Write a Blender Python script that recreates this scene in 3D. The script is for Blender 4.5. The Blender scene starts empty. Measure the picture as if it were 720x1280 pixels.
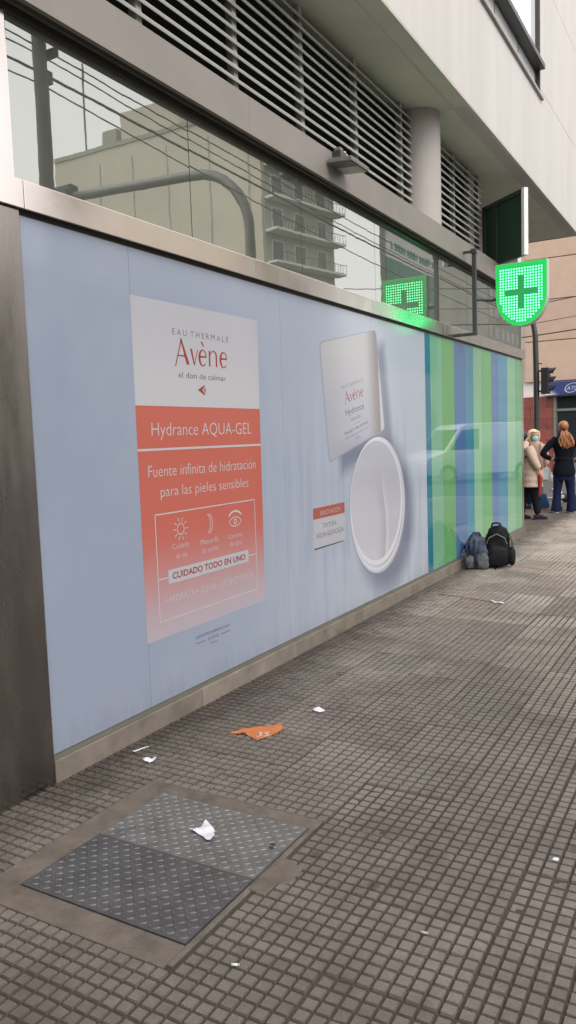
import bpy, bmesh, math, random
from math import sin, cos, pi, radians
from mathutils import Vector, Matrix

random.seed(7)
S = bpy.context.scene
COL = S.collection

# ------------------------------------------------------------------ camera
cam_d = bpy.data.cameras.new('camera')
cam = bpy.data.objects.new('camera', cam_d); COL.objects.link(cam)
PITCH, ROLL, YAW = -0.0945879, -0.0340978, 0.5235373
_f = Vector((-sin(YAW)*cos(PITCH), cos(YAW)*cos(PITCH), sin(PITCH)))
_r = Vector((cos(YAW), sin(YAW), 0)); _u = _r.cross(_f)
_R = cos(ROLL)*_r + sin(ROLL)*_u; _U = -sin(ROLL)*_r + cos(ROLL)*_u
cam.matrix_world = Matrix(((_R.x, _U.x, -_f.x, 0), (_R.y, _U.y, -_f.y, 0), (_R.z, _U.z, -_f.z, 1.6), (0, 0, 0, 1)))
cam_d.sensor_fit = 'VERTICAL'; cam_d.sensor_height = 24.0
cam_d.lens = 972.73/1280*24.0
cam_d.clip_start = 0.05; cam_d.clip_end = 2000
S.camera = cam

# ------------------------------------------------------------------ world, sun, exposure
SUN_EL, SUN_AZ = radians(48), radians(120)      # azimuth measured from +Y towards +X
w = bpy.data.worlds.new('World'); S.world = w; w.use_nodes = True
nt = w.node_tree; nt.nodes.clear()
sky = nt.nodes.new('ShaderNodeTexSky'); sky.sky_type = 'NISHITA'; sky.sun_disc = False
sky.sun_elevation = SUN_EL; sky.sun_rotation = SUN_AZ; sky.dust_density = 4.0; sky.air_density = 1.0
hs = nt.nodes.new('ShaderNodeHueSaturation'); hs.inputs['Saturation'].default_value = 0.10
bg = nt.nodes.new('ShaderNodeBackground'); bg.inputs['Strength'].default_value = 0.15
wo = nt.nodes.new('ShaderNodeOutputWorld')
nt.links.new(sky.outputs[0], hs.inputs['Color']); 
cl = nt.nodes.new('ShaderNodeMix'); cl.data_type = 'RGBA'; cl.inputs[0].default_value = 0.65      # even cloud cover over the clear sky
cl.inputs[7].default_value = (6.6, 6.5, 6.45, 1); nt.links.new(hs.outputs[0], cl.inputs[6]); nt.links.new(cl.outputs[2], bg.inputs['Color']); nt.links.new(bg.outputs[0], wo.inputs[0])
sd = bpy.data.lights.new('sun', 'SUN'); sd.energy = 0.5; sd.angle = radians(45); sd.color = (1, 0.96, 0.91)
so = bpy.data.objects.new('sun', sd); COL.objects.link(so)
sv = Vector((sin(SUN_AZ)*cos(SUN_EL), cos(SUN_AZ)*cos(SUN_EL), sin(SUN_EL)))
so.rotation_euler = sv.to_track_quat('Z', 'Y').to_euler(); so.location = (8, 0, 30)
S.view_settings.view_transform = 'Standard'; S.view_settings.look = 'None'
S.view_settings.exposure = 1.28; S.view_settings.gamma = 1.0; S.view_settings.use_curve_mapping = False

# ------------------------------------------------------------------ materials
def srgb(r, g, b):
    f = lambda c: (c/255/12.92) if c/255 <= 0.04045 else ((c/255+0.055)/1.055)**2.4
    return (f(r), f(g), f(b), 1)
MATS = {}
def mat(name, col, rough=0.6, metal=0.0, vary=0.0, vscale=3.0, bump=0.0, bscale=60.0, ior=1.5, coat=0.0, streak=None, rvary=0.0, tint=None, spec=None, objrand=0.0):
    m = bpy.data.materials.new(name); m.use_nodes = True
    nt = m.node_tree; p = nt.nodes['Principled BSDF']; L = nt.links
    if len(col) == 3: col = (*col, 1)
    p.inputs['Base Color'].default_value = col; p.inputs['Roughness'].default_value = rough
    p.inputs['Metallic'].default_value = metal; p.inputs['IOR'].default_value = ior
    p.inputs['Coat Weight'].default_value = coat; p.inputs['Coat Roughness'].default_value = 0.03
    if tint: p.inputs['Specular Tint'].default_value = (*tint, 1)
    if spec is not None: p.inputs['Specular IOR Level'].default_value = spec
    geo = nt.nodes.new('ShaderNodeNewGeometry')
    vec = geo.outputs['Position']
    if streak:
        mp = nt.nodes.new('ShaderNodeMapping'); mp.inputs['Scale'].default_value = streak
        L.new(vec, mp.inputs[0]); vec = mp.outputs[0]
    if vary or rvary:
        nz = nt.nodes.new('ShaderNodeTexNoise'); nz.inputs['Scale'].default_value = vscale; nz.inputs['Detail'].default_value = 6; nz.inputs['Roughness'].default_value = 0.65
        L.new(vec, nz.inputs['Vector'])
        if vary:
            mr = nt.nodes.new('ShaderNodeMapRange'); mr.inputs[1].default_value = 0.25; mr.inputs[2].default_value = 0.75
            mr.inputs[3].default_value = 1-vary; mr.inputs[4].default_value = 1+vary
            L.new(nz.outputs[0], mr.inputs[0])
            val = mr.outputs[0]
            if objrand:
                oi = nt.nodes.new('ShaderNodeObjectInfo'); m2 = nt.nodes.new('ShaderNodeMapRange')
                m2.inputs[3].default_value = 1-objrand; m2.inputs[4].default_value = 1+objrand
                L.new(oi.outputs['Random'], m2.inputs[0])
                mu = nt.nodes.new('ShaderNodeMath'); mu.operation = 'MULTIPLY'; L.new(val, mu.inputs[0]); L.new(m2.outputs[0], mu.inputs[1]); val = mu.outputs[0]
            mx = nt.nodes.new('ShaderNodeVectorMath'); mx.operation = 'SCALE'; mx.inputs[0].default_value = col[:3]
            L.new(val, mx.inputs['Scale']); L.new(mx.outputs[0], p.inputs['Base Color'])
        if rvary:
            mr = nt.nodes.new('ShaderNodeMapRange'); mr.inputs[1].default_value = 0.3; mr.inputs[2].default_value = 0.7
            mr.inputs[3].default_value = max(0, rough-rvary); mr.inputs[4].default_value = rough+rvary
            L.new(nz.outputs[0], mr.inputs[0]); L.new(mr.outputs[0], p.inputs['Roughness'])
    if bump:
        n2 = nt.nodes.new('ShaderNodeTexNoise'); n2.inputs['Scale'].default_value = bscale; n2.inputs['Detail'].default_value = 4
        L.new(vec, n2.inputs['Vector'])
        bp = nt.nodes.new('ShaderNodeBump'); bp.inputs['Strength'].default_value = bump; bp.inputs['Distance'].default_value = 0.01
        L.new(n2.outputs[0], bp.inputs['Height']); L.new(bp.outputs[0], p.inputs['Normal'])
    MATS[name] = m
    return m

def nodes_of(m): return m.node_tree, m.node_tree.nodes['Principled BSDF'], m.node_tree.links
def mathn(nt, op, a, b=None, c=None):
    n = nt.nodes.new('ShaderNodeMath'); n.operation = op
    for i, v in enumerate((a, b, c)):
        if v is None: continue
        if isinstance(v, (int, float)): n.inputs[i].default_value = v
        else: nt.links.new(v, n.inputs[i])
    return n.outputs[0]
def mixc(nt, fac, a, b, mode='MIX'):
    n = nt.nodes.new('ShaderNodeMix'); n.data_type = 'RGBA'; n.blend_type = mode
    for s, v in ((0, fac), (6, a), (7, b)):
        if isinstance(v, (int, float)): n.inputs[s].default_value = v
        elif isinstance(v, tuple): n.inputs[s].default_value = v if len(v) == 4 else (*v, 1)
        else: nt.links.new(v, n.inputs[s])
    return n.outputs[2]
def ramp01(nt, v, a, b):
    n = nt.nodes.new('ShaderNodeMapRange'); n.interpolation_type = 'SMOOTHSTEP'
    n.inputs[1].default_value = a; n.inputs[2].default_value = b
    nt.links.new(v, n.inputs[0]); return n.outputs[0]
def noise(nt, vec, scale, detail=4, rough=0.6):
    n = nt.nodes.new('ShaderNodeTexNoise'); n.inputs['Scale'].default_value = scale; n.inputs['Detail'].default_value = detail; n.inputs['Roughness'].default_value = rough
    nt.links.new(vec, n.inputs['Vector']); return n.outputs[0]
def position(nt):
    g = nt.nodes.new('ShaderNodeNewGeometry'); s = nt.nodes.new('ShaderNodeSeparateXYZ'); nt.links.new(g.outputs['Position'], s.inputs[0])
    return g.outputs['Position'], s.outputs[0], s.outputs[1], s.outputs[2]

STEEL = mat('brushed_steel', (0.275, 0.25, 0.23), 0.24, 1.0, vary=0.22, vscale=3.0, bump=0.04, bscale=40, streak=(1, 1, 0.22), rvary=0.14)
BAND = mat('band_steel', (0.58, 0.515, 0.49), 0.18, 1.0, vary=0.08, vscale=2.2, rvary=0.06)
BEAM = mat('beam_paint', (0.20, 0.178, 0.155), 0.55, vary=0.12, vscale=1.6, bump=0.05, bscale=30)
WHITE = mat('white_render', (0.49, 0.46, 0.437), 0.75, vary=0.09, vscale=1.6, bump=0.08, bscale=60, streak=(1, 1, 0.16))
SOFFIT = mat('soffit_paint_green_glow', (0.56, 0.57, 0.47), 0.8, vary=0.13, vscale=1.1, bump=0.05, bscale=60)  # pale paint with the sign's green glow mixed into its colour
COLUMN = mat('column_paint', (0.36, 0.33, 0.305), 0.6, vary=0.08, vscale=2.0, bump=0.06, bscale=40)
DARKCORE = mat('dark_interior', (0.018, 0.018, 0.017), 0.9)
SLAT = mat('slat_paint', (0.36, 0.36, 0.33), 0.5, vary=0.08, vscale=3)
DARKFRAME = mat('dark_frame', (0.055, 0.05, 0.042), 0.35, 0.6, vary=0.12, vscale=5)
GREYFRAME = mat('grey_frame', (0.22, 0.22, 0.19), 0.4, 0.5, vary=0.1, vscale=5)
MIRROR = mat('transom_glass', (0.08, 0.083, 0.07), 0.012, ior=3.3, tint=(0.98, 1.0, 0.95), vary=.25, vscale=1.4, bump=.05, bscale=1.3)
LEAFGLASS = mat('leaf_glass', (0.006, 0.034, 0.016), 0.3, ior=1.5)
UPGLASS = mat('upper_window_glass', (0.72, 0.73, 0.74), 0.02, ior=2.2)
PLINTH = mat('plinth_granite', (0.155, 0.130, 0.108), 0.6, vary=0.35, vscale=6, bump=0.15, bscale=200, objrand=0.12)
CONC = mat('hatch_concrete', (0.088, 0.071, 0.058), 0.8, vary=0.45, vscale=9, bump=0.35, bscale=90)
BLACKMET = mat('black_metal', (0.03, 0.032, 0.033), 0.45, vary=0.2, vscale=12)
BLACKPL = mat('black_plastic', (0.022, 0.022, 0.024), 0.5)
RUBBER = mat('rubber', (0.018, 0.018, 0.018), 0.8)
ASPHALT = mat('asphalt', (0.062, 0.06, 0.058), 0.9, vary=0.2, vscale=6, bump=0.4, bscale=300)
FARPAVE = mat('far_pavement', (0.26, 0.24, 0.22), 0.85, vary=0.15, vscale=3)
KERB = mat('kerb_stone', (0.28, 0.265, 0.25), 0.8, vary=0.15, vscale=8)
GROUT = mat('grout_grime', (0.032, 0.026, 0.021), 0.95, vary=0.35, vscale=14, bump=0.3, bscale=120)

# pavement tile: speckled cement with brown grime creeping out from the wall foot
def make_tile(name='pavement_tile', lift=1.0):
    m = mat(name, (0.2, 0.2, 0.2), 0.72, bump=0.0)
    nt, p, L = nodes_of(m)
    pos, X, Y, Z = position(nt)
    oi = nt.nodes.new('ShaderNodeObjectInfo')
    sp = noise(nt, pos, 330, 2, 0.5); spk = ramp01(nt, sp, 0.50, 0.72)
    big = noise(nt, pos, 1.3, 5, 0.6); mid = noise(nt, pos, 9, 5, 0.65)
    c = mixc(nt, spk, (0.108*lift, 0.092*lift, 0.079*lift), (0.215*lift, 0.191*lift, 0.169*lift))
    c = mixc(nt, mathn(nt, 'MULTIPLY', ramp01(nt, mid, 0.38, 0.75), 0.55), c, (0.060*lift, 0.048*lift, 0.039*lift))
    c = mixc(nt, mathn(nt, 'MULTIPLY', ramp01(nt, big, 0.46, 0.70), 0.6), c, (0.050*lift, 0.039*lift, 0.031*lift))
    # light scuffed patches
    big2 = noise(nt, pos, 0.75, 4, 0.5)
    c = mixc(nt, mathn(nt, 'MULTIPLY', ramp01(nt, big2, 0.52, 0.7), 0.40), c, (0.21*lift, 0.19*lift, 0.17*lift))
    vo = nt.nodes.new('ShaderNodeTexVoronoi'); vo.inputs['Scale'].default_value = 3.1; L.new(pos, vo.inputs['Vector'])
    gum = mathn(nt, 'MULTIPLY', ramp01(nt, mathn(nt, 'ADD', vo.outputs['Distance'], mathn(nt, 'MULTIPLY', mid, .05)), .115, .085), .75)
    c = mixc(nt, gum, c, (0.036, 0.03, 0.026))
    wall = mathn(nt, 'ADD', mathn(nt, 'MULTIPLY', mathn(nt, 'ADD', X, 2.79), -2.0), 1.0)
    wall = mathn(nt, 'MULTIPLY', ramp01(nt, mathn(nt, 'ADD', wall, mathn(nt, 'SUBTRACT', mid, 0.5)), 0.1, 1.0), 0.75)
    c = mixc(nt, wall, c, (0.034, 0.025, 0.019))
    rnd = nt.nodes.new('ShaderNodeMapRange'); rnd.inputs[3].default_value = 0.86; rnd.inputs[4].default_value = 1.14; L.new(oi.outputs['Random'], rnd.inputs[0])
    sc = nt.nodes.new('ShaderNodeVectorMath'); sc.operation = 'SCALE'; L.new(c, sc.inputs[0]); L.new(rnd.outputs[0], sc.inputs['Scale'])
    L.new(sc.outputs[0], p.inputs['Base Color'])
    rr = nt.nodes.new('ShaderNodeMapRange'); rr.inputs[3].default_value = 0.38; rr.inputs[4].default_value = 0.66; L.new(mid, rr.inputs[0]); L.new(rr.outputs[0], p.inputs['Roughness'])
    bp = nt.nodes.new('ShaderNodeBump'); bp.inputs['Strength'].default_value = 0.35; bp.inputs['Distance'].default_value = 0.004
    L.new(noise(nt, pos, 240, 3, 0.6), bp.inputs['Height']); L.new(bp.outputs[0], p.inputs['Normal'])
    return m
TILE = make_tile()
FAR_LIGHT_TILES = [TILE]+[make_tile('tile_far_light', l) for l in (1.25, 1.55, 1.95, 2.4, 2.9)]  # same tile in lighter steps, painting in the brighter light down the pavement

# ------------------------------------------------------------------ mesh helpers
class MB:
    def __init__(self): self.v = []; self.f = []
    def add(self, vs, fs):
        o = len(self.v); self.v += [tuple(v) for v in vs]; self.f += [tuple(i+o for i in f) for f in fs]; return self
    def box(self, x0, x1, y0, y1, z0, z1):
        return self.add([(x0,y0,z0),(x1,y0,z0),(x1,y1,z0),(x0,y1,z0),(x0,y0,z1),(x1,y0,z1),(x1,y1,z1),(x0,y1,z1)],
                        [(0,3,2,1),(4,5,6,7),(0,1,5,4),(1,2,6,5),(2,3,7,6),(3,0,4,7)])
    def tube(self, pts, r, n=8, cap=True):
        """pts: points; r: radius, or list of radii, or list of (ra, rb)"""
        P = [Vector(p) for p in pts]; k = len(P)
        rad = r if isinstance(r, (list, tuple)) else [r]*k
        vs = []; prev = None
        for i, p in enumerate(P):
            t = (P[min(i+1, k-1)]-P[max(i-1, 0)]).normalized()
            if prev is None:
                ref = Vector((1, 0, 0)) if abs(t.x) < 0.9 else Vector((0, 1, 0))
                a = (ref - t*ref.dot(t)).normalized()
            else: a = (prev - t*prev.dot(t)).normalized()
            prev = a; b = t.cross(a)
            ra, rb = rad[i] if isinstance(rad[i], (list, tuple)) else (rad[i], rad[i])
            for j in range(n):
                q = 2*pi*j/n; vs.append(p + a*ra*cos(q) + b*rb*sin(q))
        fs = []
        for i in range(k-1):
            for j in range(n):
                fs.append((i*n+j, i*n+(j+1)%n, (i+1)*n+(j+1)%n, (i+1)*n+j))
        if cap: fs.append(tuple(range(n-1, -1, -1))); fs.append(tuple((k-1)*n+j for j in range(n)))
        return self.add(vs, fs)
    def rings(self, rings, n=16):
        """rings: (cx,cy,cz,rx,ry) horizontal rings from bottom to top"""
        vs = []
        for cx, cy, cz, rx, ry in rings:
            for j in range(n): q = 2*pi*j/n; vs.append((cx+rx*cos(q), cy+ry*sin(q), cz))
        k = len(rings); fs = []
        for i in range(k-1):
            for j in range(n): fs.append((i*n+j, i*n+(j+1)%n, (i+1)*n+(j+1)%n, (i+1)*n+j))
        fs.append(tuple(range(n-1, -1, -1))); fs.append(tuple((k-1)*n+j for j in range(n)))
        return self.add(vs, fs)
    def ball(self, c, rx, ry, rz, n=12, m=8):
        c = Vector(c); vs = [c+Vector((0, 0, -rz))]
        for i in range(1, m):
            a = -pi/2+pi*i/m
            for j in range(n): q = 2*pi*j/n; vs.append(c+Vector((rx*cos(a)*cos(q), ry*cos(a)*sin(q), rz*sin(a))))
        vs.append(c+Vector((0, 0, rz))); fs = []
        for j in range(n): fs.append((0, 1+(j+1)%n, 1+j))
        for i in range(m-2):
            for j in range(n): a = 1+i*n; fs.append((a+j, a+(j+1)%n, a+n+(j+1)%n, a+n+j))
        a = 1+(m-2)*n
        for j in range(n): fs.append((a+j, a+(j+1)%n, len(vs)-1))
        return self.add(vs, fs)
    def prism(self, poly, axis, a0, a1):
        """poly of 2-D points extruded along axis ('x': poly=(y,z); 'y': (x,z); 'z': (x,y))"""
        n = len(poly)
        mk = {'x': lambda p, a: (a, p[0], p[1]), 'y': lambda p, a: (p[0], a, p[1]), 'z': lambda p, a: (p[0], p[1], a)}[axis]
        vs = [mk(p, a0) for p in poly]+[mk(p, a1) for p in poly]
        fs = [tuple(range(n-1, -1, -1)), tuple(range(n, 2*n))]+[(i, (i+1)%n, n+(i+1)%n, n+i) for i in range(n)]
        return self.add(vs, fs)
    def xform(self, M): self.v = [tuple(M @ Vector(v)) for v in self.v]; return self
    def mesh(self, name, smooth=False, fix=True):
        me = bpy.data.meshes.new(name); me.from_pydata(self.v, [], self.f)
        if fix:
            bm = bmesh.new(); bm.from_mesh(me); bmesh.ops.recalc_face_normals(bm, faces=bm.faces); bm.to_mesh(me); bm.free()
        if smooth: me.polygons.foreach_set('use_smooth', [True]*len(me.polygons))
        me.update(); return me
    def build(self, name, m, parent=None, smooth=False, bevel=0, fix=True, **tags):
        me = self.mesh(name, smooth, fix)
        if bevel:
            bm = bmesh.new(); bm.from_mesh(me)
            bmesh.ops.bevel(bm, geom=[e for e in bm.edges if len(e.link_faces) == 2 and e.calc_face_angle(0) > 0.6], offset=bevel, segments=2, profile=0.6, affect='EDGES', clamp_overlap=True)
            bm.to_mesh(me); bm.free()
        return link(name, me, m, parent, **tags)
def link(name, me, m, parent=None, **tags):
    o = bpy.data.objects.new(name, me); COL.objects.link(o)
    if m is not None and len(me.materials) == 0: me.materials.append(m)
    if parent is not None: o.parent = parent
    for k, v in tags.items(): o[k] = v
    return o
def thing(name, label, cat, loc=(0, 0, 0), rz=0, group=None):
    o = bpy.data.objects.new(name, None); COL.objects.link(o); o.empty_display_size = 0.1
    o.location = loc; o.rotation_euler = (0, 0, rz); o['label'] = label; o['category'] = cat
    if group: o['group'] = group
    return o
def smooth_by_angle(o, ang=0.7):
    me = o.data
    bm = bmesh.new(); bm.from_mesh(me)
    for e in bm.edges:
        if len(e.link_faces) == 2: e.smooth = e.calc_face_angle(0) < ang
    for f in bm.faces: f.smooth = True
    bm.to_mesh(me); bm.free(); return o
def apply_mods(o):
    dg = bpy.context.evaluated_depsgraph_get(); dg.update()
    me = bpy.data.meshes.new_from_object(o.evaluated_get(dg)); o.modifiers.clear(); o.data = me; return o
def fuse(o, voxel=0.01, smooth=4):
    r = o.modifiers.new('r', 'REMESH'); r.mode = 'VOXEL'; r.voxel_size = voxel; r.use_smooth_shade = True
    s = o.modifiers.new('s', 'SMOOTH'); s.factor = 0.5; s.iterations = smooth
    ms = list(o.data.materials); apply_mods(o)
    if not o.data.materials:
        for m in ms: o.data.materials.append(m)
    o.data.polygons.foreach_set('use_smooth', [True]*len(o.data.polygons)); return o

_glyph = {}
def text_geo(s, res=3, off=-.010):
    if (s, off) in _glyph: return _glyph[(s, off)]
    cu = bpy.data.curves.new('t', 'FONT'); cu.body = s; cu.size = 1.0; cu.resolution_u = res; cu.offset = off; cu.fill_mode = 'FRONT'
    o = bpy.data.objects.new('t', cu); COL.objects.link(o)
    dg = bpy.context.evaluated_depsgraph_get(); dg.update()
    me = bpy.data.meshes.new_from_object(o.evaluated_get(dg))
    vs = [(v.co.x, v.co.y) for v in me.vertices]; fs = [tuple(p.vertices) for p in me.polygons]
    bpy.data.objects.remove(o); bpy.data.curves.remove(cu); bpy.data.meshes.remove(me)
    x0 = min(v[0] for v in vs); x1 = max(v[0] for v in vs)
    r = ([((x-x0)/(x1-x0), y/0.729) for x, y in vs], fs); _glyph[(s, off)] = r
    return r
def lettering(s, bl, br, tl, x, m, parent, name='lettering', label=None, xf=None, off=-.010):
    """text on the plane x = const; bl, br = baseline ends, tl = cap-height point over bl, all (y, z)"""
    vs, fs = text_geo(s, 3, off)
    U = (br[0]-bl[0], br[1]-bl[1]); V = (tl[0]-bl[0], tl[1]-bl[1])
    P = [(x, bl[0]+U[0]*a+V[0]*b, bl[1]+U[1]*a+V[1]*b) for a, b in vs]
    if xf: P = [xf(p) for p in P]
    o = MB().add(P, fs).build(name, m, parent, fix=False)
    if label: o['label'] = label
    return o

# ================================================================== GROUND
KX = 0.9            # kerb of the avenue
KY = 19.0           # kerb of the side street
MB().box(-400, 400, -400, 400, -0.6, -0.14).build('road', ASPHALT, kind='structure')
pv = MB().box(-2.9, KX-0.15, -14, KY-0.15, -0.5, -0.0085).box(-14, -2.9, 12.0, KY-0.15, -0.5, -0.009).build('pavement', GROUT, kind='structure')
kb = thing('kerb', 'pale stone kerb edging the pavement at the street corner', 'kerb')
del kb['label'], kb['category']; kb['kind'] = 'structure'
y = -14
while y < KY-0.2:
    MB().box(KX-0.148, KX, y+0.004, min(y+1.0, KY)-0.004, -0.5, 0.002).build('kerb_stone', KERB, kb, bevel=0.01); y += 1.0
x = KX-0.15
while x > -14:
    MB().box(x-0.996, x-0.004, KY-0.148, KY, -0.5, 0.002).build('kerb_stone', KERB, kb, bevel=0.01); x -= 1.0

# tiles: 41 cm slabs with 8 x 8 raised panes
T = 0.41
HX0, HX1, HY0, HY1 = -2.385, -1.475, 1.728, 2.765      # concrete surround of the hatch
def tile_geo(mb, x0, y0, skip=None, jit=0, x_min=-99, lod=0):
    p = T/8
    for i in range(8):
        for j in range(8):
            ax, ay = x0+i*p, y0+j*p
            cx, cy = ax+p/2, ay+p/2
            if cx < x_min or (skip and skip(cx, cy)): continue
            gx0 = 0.0043 if i else 0.0062; gx1 = 0.0043 if i < 7 else 0.0062
            gy0 = 0.0043 if j else 0.0062; gy1 = 0.0043 if j < 7 else 0.0062
            h = random.uniform(-1, 1)*jit; c = 0.0022
            X0, X1, Y0, Y1 = ax+gx0, ax+p-gx1, ay+gy0, ay+p-gy1
            d = [random.uniform(-1, 1)*jit*0.5 for _ in range(4)]
            if random.random() < .06: h -= random.uniform(.001, .0035)
            if random.random() < .07: d[random.randrange(4)] -= random.uniform(.002, .006)
            vs = [(X0, Y0, -0.014), (X1, Y0, -0.014), (X1, Y1, -0.014), (X0, Y1, -0.014),
                  (X0+c, Y0+c, h+d[0]), (X1-c, Y0+c, h+d[1]), (X1-c, Y1-c, h+d[2]), (X0+c, Y1-c, h+d[3])]
            mb.add(vs, [(4,5,6,7),(0,1,5,4),(1,2,6,5),(2,3,7,6),(3,0,4,7)])
variants = []
for k in range(8):
    mb = MB(); tile_geo(mb, 0, 0, jit=0.0011)
    me = mb.mesh('paving_tile', fix=False); me.materials.append(TILE); variants.append(me)
def far_light_tile(y):  # lighter tile colour with distance stands in for the light farther off
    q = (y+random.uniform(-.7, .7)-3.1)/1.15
    return FAR_LIGHT_TILES[max(0, min(5, int(q)))]
by_mat = {}
def variant(m):
    if m is TILE: return random.choice(variants)
    if m not in by_mat:
        by_mat[m] = []
        for v in variants:
            c = v.copy(); c.materials.clear(); c.materials.append(m); by_mat[m].append(c)
    return random.choice(by_mat[m])
def in_hatch(x, y): return HX0-0.005 < x < HX1+0.01 and HY0-0.01 < y < HY1+0.005
cells = []
for i in range(-14, 4):
    for j in range(-38, 43):
        x0 = -0.64+i*T; y0 = 1.93+j*T
        if x0+T < -2.79 and y0 < 12.1 or x0 > KX-0.2 or y0+T > KY-0.1 or y0 < -13.5: continue
        cx, cy = x0+T/2, y0+T/2
        q = Vector((cx, cy, -1.6)); dz = q.dot(_f)
        score = 1e9
        if dz > 0.5:
            u, v_ = q.dot(_R)/dz*972.73, -q.dot(_U)/dz*972.73
            if -430 < u < 420 and -100 < v_ < 760: score = dz
        cells.append((score, x0, y0))
cells.sort()
rest = MB()
for k, (s, x0, y0) in enumerate(cells):
    cut = x0 < -2.79 and y0 < 12.1
    ht = x0 < HX1+0.01 and x0+T > HX0 and y0 < HY1 and y0+T > HY0
    if x0 < -2.79 and y0+T < 12.1 or ht or cut:
        sk = lambda x, y: in_hatch(x, y) or (x < -2.785 and y < 12.02)
        mb = MB(); tile_geo(mb, x0, y0, sk, 0.0011)
        if not mb.v: continue
        if k < 296 and s < 1e8:
            mb.build('paving_tile', far_light_tile(y0), pv, fix=False)
        else: rest.add(mb.v, mb.f)
        continue
    if k < 296 and s < 1e8:
        o = link('paving_tile', variant(far_light_tile(y0)), None, pv)
        r = random.randrange(4)
        o.matrix_world = Matrix.Translation((x0+T/2, y0+T/2, random.uniform(-0.002, 0.0015)+(-.004 if random.random() < .08 else 0))) @ Matrix.Rotation(r*pi/2+random.uniform(-.004, .004), 4, 'Z') @ Matrix.Rotation(random.uniform(-.006, .006), 4, 'X') @ Matrix.Rotation(random.uniform(-.006, .006), 4, 'Y') @ Matrix.Translation((-T/2, -T/2, 0))
    elif s < 1e8 or (x0 > -2.9 and y0 < 13): tile_geo(rest, x0, y0, None, 0.001)
    else: rest.box(x0+.006, x0+T-.006, y0+.006, y0+T-.006, -0.03, 0.0)
rest.build('distant_paving', TILE, pv, fix=False, kind='stuff')

# far side of the side street, far side of the avenue
MB().box(-60, .9, 27.0, 46, -0.5, 0.0).build('far_pavement', FARPAVE, kind='structure')
MB().box(26, 44, -60, 200, -0.5, 0.0).build('avenue_pavement', FARPAVE, kind='structure')
# zebra-ish lane marks of the avenue
PAINT = mat('road_paint', (0.62, 0.62, 0.6), 0.7, vary=0.2, vscale=9)
mk = thing('lane_marking', 'white dashed lane marking', 'marking'); del mk['label'], mk['category']; mk['kind'] = 'structure'
for lx in (4.3, 7.7, 11.1, 14.5, 17.9, 21.3):
    for k in range(-4, 14): MB().box(lx-.06, lx+.06, k*5.0, k*5.0+2.2, -0.139, -0.136).build('paint_dash', PAINT, mk)

# ================================================================== HATCH
hatch = thing('utility_hatch', 'diamond plate steel hatch in brown concrete surround set in the pavement', 'hatch', (0, 0, 0))
PX0, PX1, PY0, PY1, SEAM = -2.255, -1.503, 1.85, 2.675, 2.256
fr = MB()
fr.box(HX0, PX0-.006, HY0, HY1, -0.05, -0.0015).box(PX1+.006, HX1, HY0+.02, HY1, -0.05, -0.0025).box(PX0-.006, PX1+.006, HY0, PY0-.006, -0.05, -0.002).box(PX0-.006, PX1+.006, PY1+.006, HY1, -0.05, -0.003)
fr.build('concrete_surround', CONC, hatch, bevel=0.004)
MB().prism([(HX1-.01, 2.20), (HX1+.062, 2.19), (HX1+.066, 2.27), (HX1+.105, 2.29), (HX1+.10, 2.40), (HX1+.02, 2.43), (HX1-.01, 2.44)], 'z', -0.03, 0.0016).build('mortar_patch', CONC, hatch, bevel=0.003)
def plate_mat(name, a, b, worn, rough):
    m = mat(name, a, rough, 0.55); nt, p, L = nodes_of(m); pos, X, Y, Z = position(nt)
    n1 = noise(nt, pos, 7, 6, .7); n2 = noise(nt, pos, 60, 3, .6); n3 = noise(nt, pos, 2.2, 4, .6)
    top = ramp01(nt, Z, -0.0005, 0.0022)
    c = mixc(nt, ramp01(nt, n1, .35, .7), a, b)
    c = mixc(nt, mathn(nt, 'MULTIPLY', top, worn), c, (0.24, 0.235, 0.23))
    c = mixc(nt, mathn(nt, 'MULTIPLY', ramp01(nt, n3, .5, .68), .6), c, (0.055, 0.042, 0.033))
    L.new(c, p.inputs['Base Color'])
    bp = nt.nodes.new('ShaderNodeBump'); bp.inputs['Strength'].default_value = .3; bp.inputs['Distance'].default_value = .003
    L.new(n2, bp.inputs['Height']); L.new(bp.outputs[0], p.inputs['Normal']); return m
PL1 = plate_mat('plate_worn', (0.165, 0.165, 0.16, 1), (0.115, 0.114, 0.11, 1), 0.25, 0.5)
PL2 = plate_mat('plate_dark', (0.074, 0.073, 0.077, 1), (0.11, 0.107, 0.108, 1), 0.22, 0.45)
def leaf(y0, y1, m, hh):
    mb = MB().box(PX0, PX1, y0, y1, -0.02, -0.001)
    p = 0.0285; nx = int((PX1-PX0-.01)/p); ny = int((y1-y0-.01)/p)
    for i in range(nx):
        for j in range(ny):
            cx = PX0+.005+(i+.5)*(PX1-PX0-.01)/nx; cy = y0+.005+(j+.5)*(y1-y0-.01)/ny
            a = radians(40) if (i+j) % 2 else radians(-50)
            l, ww = 0.0145, 0.0038
            ux, uy = cos(a), sin(a); vx, vy = -uy, ux
            base = [(-l, 0), (-l*.4, -ww), (l*.4, -ww), (l, 0), (l*.4, ww), (-l*.4, ww)]
            vs = [(cx+ux*s+vx*t, cy+uy*s+vy*t, -0.0012) for s, t in base]+[(cx+(ux*s+vx*t)*.62, cy+(uy*s+vy*t)*.62, hh) for s, t in base]
            mb.add(vs, [(6, 7, 8, 9, 10, 11)]+[(q, (q+1) % 6, 6+(q+1) % 6, 6+q) for q in range(6)])
    return mb
l1 = leaf(SEAM+.0015, PY1, PL1, 0.0014).build('hatch_leaf', PL1, hatch, fix=False, label='paler worn hatch leaf with flattened tread and two finger holes')
l2 = leaf(PY0, SEAM-.0015, PL2, 0.0026).build('hatch_leaf', PL2, hatch, fix=False, label='darker hatch leaf with crisp raised tread')
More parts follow.
